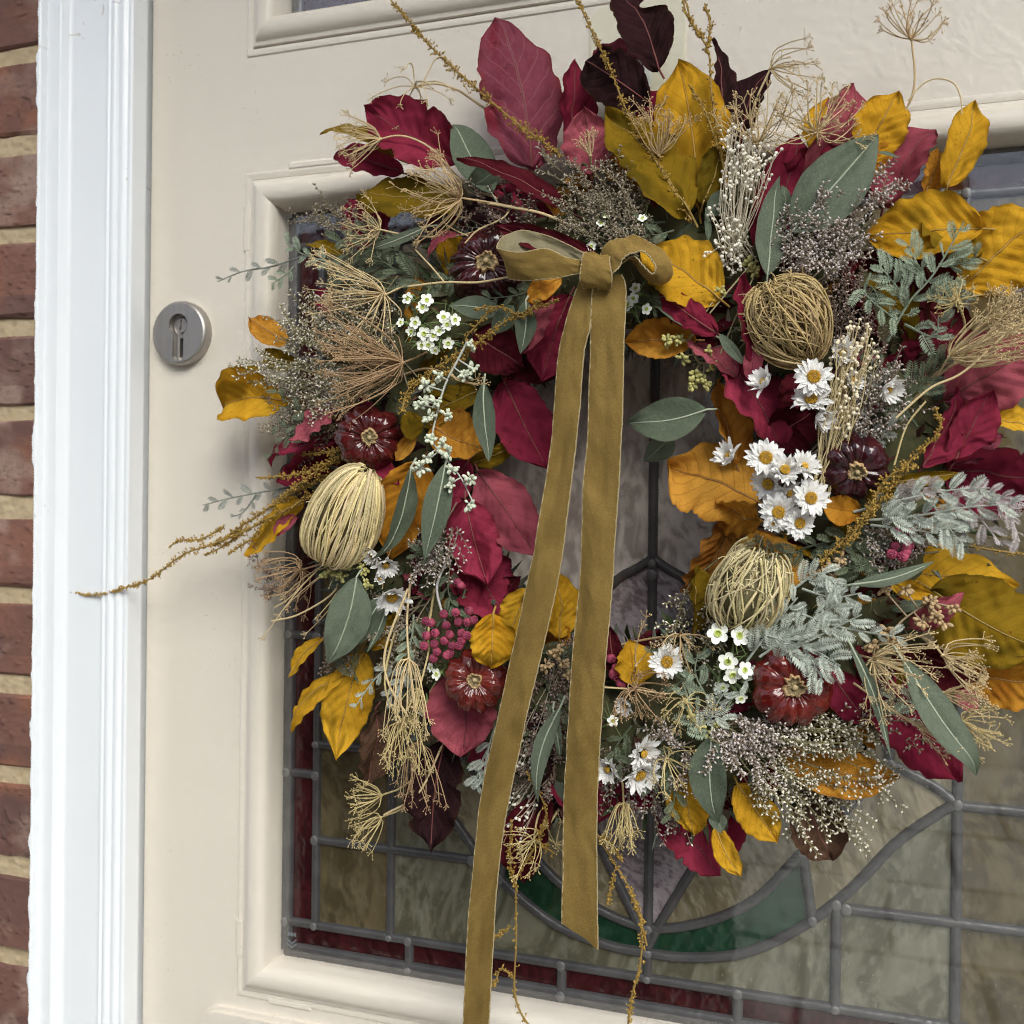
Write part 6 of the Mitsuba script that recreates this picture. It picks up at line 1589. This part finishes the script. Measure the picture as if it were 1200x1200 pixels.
for i, (stem, ll, n, tone) in enumerate(FERN):
    rf = np.random.default_rng(1100 + i)
    s = spline(mm(stem), 30)
    col = np.array(FCOL[tone])
    m = MB()
    m.tube(s, np.linspace(.0008, .0004, 30), col * .8, 5)
    for k in range(n):
        t = .12 + .88 * (k + .5) / n
        a = min(28, int(t * 29))
        d0 = unit(s[a + 1] - s[a])
        up = unit(OUT - d0 * (OUT @ d0))
        sd = np.cross(d0, up) * (1 if k % 2 else -1)
        d = unit(d0 * .75 + sd * rf.uniform(.5, 1.0) + up * rf.normal(.15, .35))
        L = ll / 1000 * rf.uniform(.7, 1.15) * (1.1 - .45 * t)
        ra = spline([s[a], s[a] + d * L * .5 + up * L * .08, s[a] + d * L + d0 * L * .15 - up * L * .05], 14)
        m.tube(ra, np.linspace(.0004, .0002, 14), col * .9, 3)
        ln = unit(up + rf.normal(0, .35, 3))
        for z in range(1, 14):
            dd = unit(ra[z] - ra[z - 1])
            sl = unit(np.cross(dd, ln))
            lw = L * .34 * math.sin(math.pi * (z + 2) / 17) ** .7
            for sg in (1, -1):
                q = unit(dd * .62 + sl * sg + ln * rf.normal(.25, .15))
                wv = unit(dd - q * (q @ dd)) * lw * .14
                b0 = ra[z]
                m.add([b0, b0 + q * lw * .5 + wv + ln * lw * .05, b0 + q * lw, b0 + q * lw * .5 - wv + ln * lw * .05], [[0, 1, 2], [0, 2, 3]], col * rf.uniform(.8, 1.2))
    m.build('wreath__feathery_sprig', smooth=False)

# broom bloom
BROOM = [
([167.0,-72.0,159.0],[[159.6,-78.0,232.9],[163.6,-78.0,235.6],[168.8,-78.0,233.0],[173.9,-78.0,229.4],[178.0,-78.0,225.9],[182.5,-78.0,222.3],[162.0,-80.0,224.8],[167.0,-80.0,225.3],[172.2,-80.0,220.6],[176.3,-80.0,216.1],[181.3,-80.0,212.5],[185.1,-78.0,214.9],[165.4,-82.0,215.5],[170.5,-82.0,209.9],[161.4,-82.0,208.7],[175.6,-82.0,207.3],[180.6,-82.0,203.8]],0),
([219.5,-90.0,15.2],[[229.4,-98.0,102.6],[236.3,-98.0,105.7],[232.6,-98.0,100.0],[240.0,-98.0,103.6],[241.9,-96.0,94.1],[245.6,-96.0,91.1],[236.4,-98.0,94.0],[232.0,-98.0,80.6],[235.8,-98.0,66.0],[238.7,-96.0,61.3],[226.3,-98.0,90.5],[243.7,-96.0,97.4],[229.4,-98.0,66.1],[233.1,-98.0,61.2]],1),
([54.3,-60.0,-100.8],[[34.5,-64.0,-163.7],[38.1,-64.0,-166.7],[41.6,-64.0,-163.0],[30.8,-64.0,-158.3]],0),
([46.3,-60.0,-169.2],[[27.1,-62.0,-203.6],[30.8,-62.0,-206.6],[28.5,-62.0,-213.1],[23.5,-62.0,-199.4]],0),
([176.4,-74.0,157.9],[[155.8,-76.0,185.0],[161.3,-78.0,173.6],[158.9,-78.0,166.0],[165.7,-80.0,170.2]],0),
([161.2,-76.0,166.3],[[157.7,-80.0,157.8],[162.9,-80.0,152.3],[168.0,-80.0,147.8],[155.4,-80.0,177.7],[172.1,-82.0,164.0]],0)]
for i, (b0, ends, tone) in enumerate(BROOM):
    rb = np.random.default_rng(1300 + i)
    b0 = mm(b0)
    stc = np.array(((.50, .44, .33), (.46, .37, .20))[tone])
    bud = np.array(((.74, .70, .60), (.66, .58, .42))[tone])
    for e in ends:
        e = mm(e)
        L = np.linalg.norm(e - b0)
        for rep in range(3):
            m = MB()
            ee = e + rb.normal(0, .0035, 3)
            s = spline([b0 + rb.normal(0, .003, 3), (b0 + ee) / 2 + rb.normal(0, .05, 3) * L, ee], 12)
            m.tube(s, .00027, stc, 4)
            for k in range(3):
                a = rb.integers(7, 11)
                q = s[a] + rb.normal(0, .002, 3) + (s[a + 1] - s[a]) * 1.2
                m.tube([s[a], (s[a] + q) / 2, q], .00022, stc, 3)
                m.ball(q, rb.uniform(.0007, .0012), bud * rb.uniform(.85, 1.1))
            m.ball(ee, rb.uniform(.0009, .0013), bud)
            m.build('wreath__broom_bloom_sprig')

# ------------------------------------------------------------------ velvet bow
thing('velvet_bow', 'olive gold velvet ribbon bow with two long tails tied on the wreath', 'ribbon bow')


def ribbon(key, rows, label, n=90, flip=1):
    r = mm(rows)
    Lr, Rr = r[:, 0], r[:, 1]
    both = np.c_[Lr, Rr]
    c = spline(both, n)
    A, B = c[:, :3], c[:, 3:]
    nv = 13
    s = np.linspace(0, 1, nv)
    along = unit(np.gradient((A + B) / 2, axis=0))
    nrm = unit(np.cross(along, unit(B - A))) * flip
    ripple = (meshkit.fbm(np.c_[np.arange(n) * .05, np.zeros(n), np.full(n, len(key) * 1.7)], 3) - .5)[:, None]
    P = A[:, None] * (1 - s)[None, :, None] + B[:, None] * s[None, :, None]
    rip2 = meshkit.fbm(np.stack([np.repeat(np.arange(n)[:, None] * .11, nv, 1), np.repeat(s[None] * 2.2, n, 0), np.full((n, nv), len(rows) * 1.3)], -1), 3) - .5
    bow = (np.sin(np.pi * s)[None, :] * .0012 + ripple * .009 * np.sin(np.pi * s * 1.0)[None, :] + rip2 * .006)[..., None]
    P = P + nrm[:, None] * bow
    leng = np.r_[0, np.cumsum(np.linalg.norm(np.diff((A + B) / 2, axis=0), axis=1))]
    uv = np.stack([np.repeat((leng / .03)[:, None], nv, 1), np.repeat(s[None], n, 0)], -1).reshape(-1, 2)
    k = part(key, ((P + nrm[:, None] * .0004).reshape(-1, 3), grid_faces(n, nv)), 'velvet', smooth=True, uv=uv, label=label)
    part(k + '__backing', ((P - nrm[:, None] * .0004).reshape(-1, 3), grid_faces(n, nv)), 'velvet_back', smooth=True, uv=uv)
    for e, col in ((0, None), (-1, None)):
        m = MB()
        pts = P[:, e] + (.00025 * np.sin(np.arange(n) * 2.2))[:, None] * nrm
        m.tube(pts, .00048, (1, 1, 1), 6)
        part(k + '__edging', m.mesh(), 'velvet_edge', smooth=True)
    return k


ribbon('velvet_bow__tail', [[[83.2,-122.0,141.7],[94.7,-122.0,135.0]],[[77.6,-120.0,129.3],[89.9,-121.0,126.4]],[[72.3,-119.0,112.4],[88.1,-121.0,109.3]],[[68.5,-118.0,95.8],[84.3,-120.0,94.9]],[[63.7,-116.0,44.7],[80.4,-117.0,52.1]],[[55.7,-114.0,-8.1],[73.7,-115.0,-4.2]],[[47.8,-112.0,-46.6],[67.2,-113.0,-45.8]],[[35.1,-110.0,-103.8],[53.7,-111.0,-102.4]],[[19.3,-106.0,-167.8],[41.5,-107.0,-153.2]],[[10.8,-100.0,-224.5],[31.3,-102.0,-199.8]],[[5.4,-95.0,-270.8],[25.0,-97.0,-245.5]],[[0.6,-88.0,-342.3],[19.0,-90.0,-332.5]]], 'longer left tail running off the bottom of the picture', 160, 1)
ribbon('velvet_bow__tail', [[[93.1,-124.0,140.7],[107.0,-122.0,140.3]],[[89.6,-122.0,129.7],[109.2,-120.0,131.6]],[[88.4,-120.0,102.4],[108.3,-119.0,101.7]],[[87.0,-118.0,53.5],[107.5,-117.0,53.2]],[[83.9,-116.0,7.7],[104.8,-116.0,1.3]],[[82.4,-114.0,-38.5],[101.4,-114.0,-49.5]],[[76.9,-111.0,-93.7],[97.1,-111.0,-101.1]],[[72.4,-107.0,-162.4],[93.2,-107.0,-158.9]],[[70.7,-103.0,-209.3],[91.8,-103.0,-212.0]],[[69.6,-99.0,-254.2],[92.6,-99.0,-266.6]]], 'shorter right tail with a slanted cut end', 150, 1)
ribbon('velvet_bow__loop', [[[82.6,-104.0,157.2],[82.7,-104.0,147.8]],[[69.5,-100.0,165.3],[71.8,-100.0,155.7]],[[53.1,-97.0,173.6],[57.7,-97.0,162.6]],[[37.7,-98.0,177.2],[42.4,-98.0,163.4]],[[28.4,-104.0,173.6],[34.3,-104.0,154.0]],[[27.0,-114.0,164.9],[34.3,-112.0,145.9]],[[34.4,-124.0,159.8],[42.7,-122.0,141.1]],[[48.4,-130.0,155.3],[56.5,-128.0,139.0]],[[63.3,-130.0,156.3],[70.5,-127.0,139.9]],[[75.8,-126.0,150.9],[81.7,-124.0,142.4]],[[86.3,-118.0,150.5],[87.4,-118.0,143.4]]], 'left loop', 90, -1)
ribbon('velvet_bow__loop', [[[90.2,-108.0,140.3],[99.8,-126.0,137.8]],[[89.1,-104.0,152.6],[105.7,-130.0,140.6]],[[92.7,-100.0,164.7],[108.2,-130.0,147.3]],[[105.0,-98.0,169.0],[113.6,-130.0,150.9]],[[119.5,-97.0,163.5],[120.4,-129.0,150.7]],[[129.1,-98.0,153.4],[126.4,-129.0,146.3]],[[131.7,-100.0,143.6],[128.6,-130.0,141.1]],[[127.5,-102.0,138.8],[126.7,-130.0,137.8]],[[118.5,-104.0,142.0],[120.5,-129.0,142.8]],[[108.5,-106.0,152.4],[112.8,-126.0,149.9]],[[96.5,-106.0,149.6],[100.9,-118.0,143.5]]], 'right loop', 100, -1)
ribbon('velvet_bow__knot', [[[83.6,-112.0,157.2],[97.8,-112.0,155.3]],[[84.2,-124.0,152.3],[100.7,-126.0,147.7]],[[84.3,-130.0,142.9],[103.0,-131.0,139.5]],[[84.9,-126.0,135.7],[101.9,-126.0,132.7]],[[87.0,-116.0,134.7],[97.5,-116.0,133.1]]], 'centre knot', 40, 1)
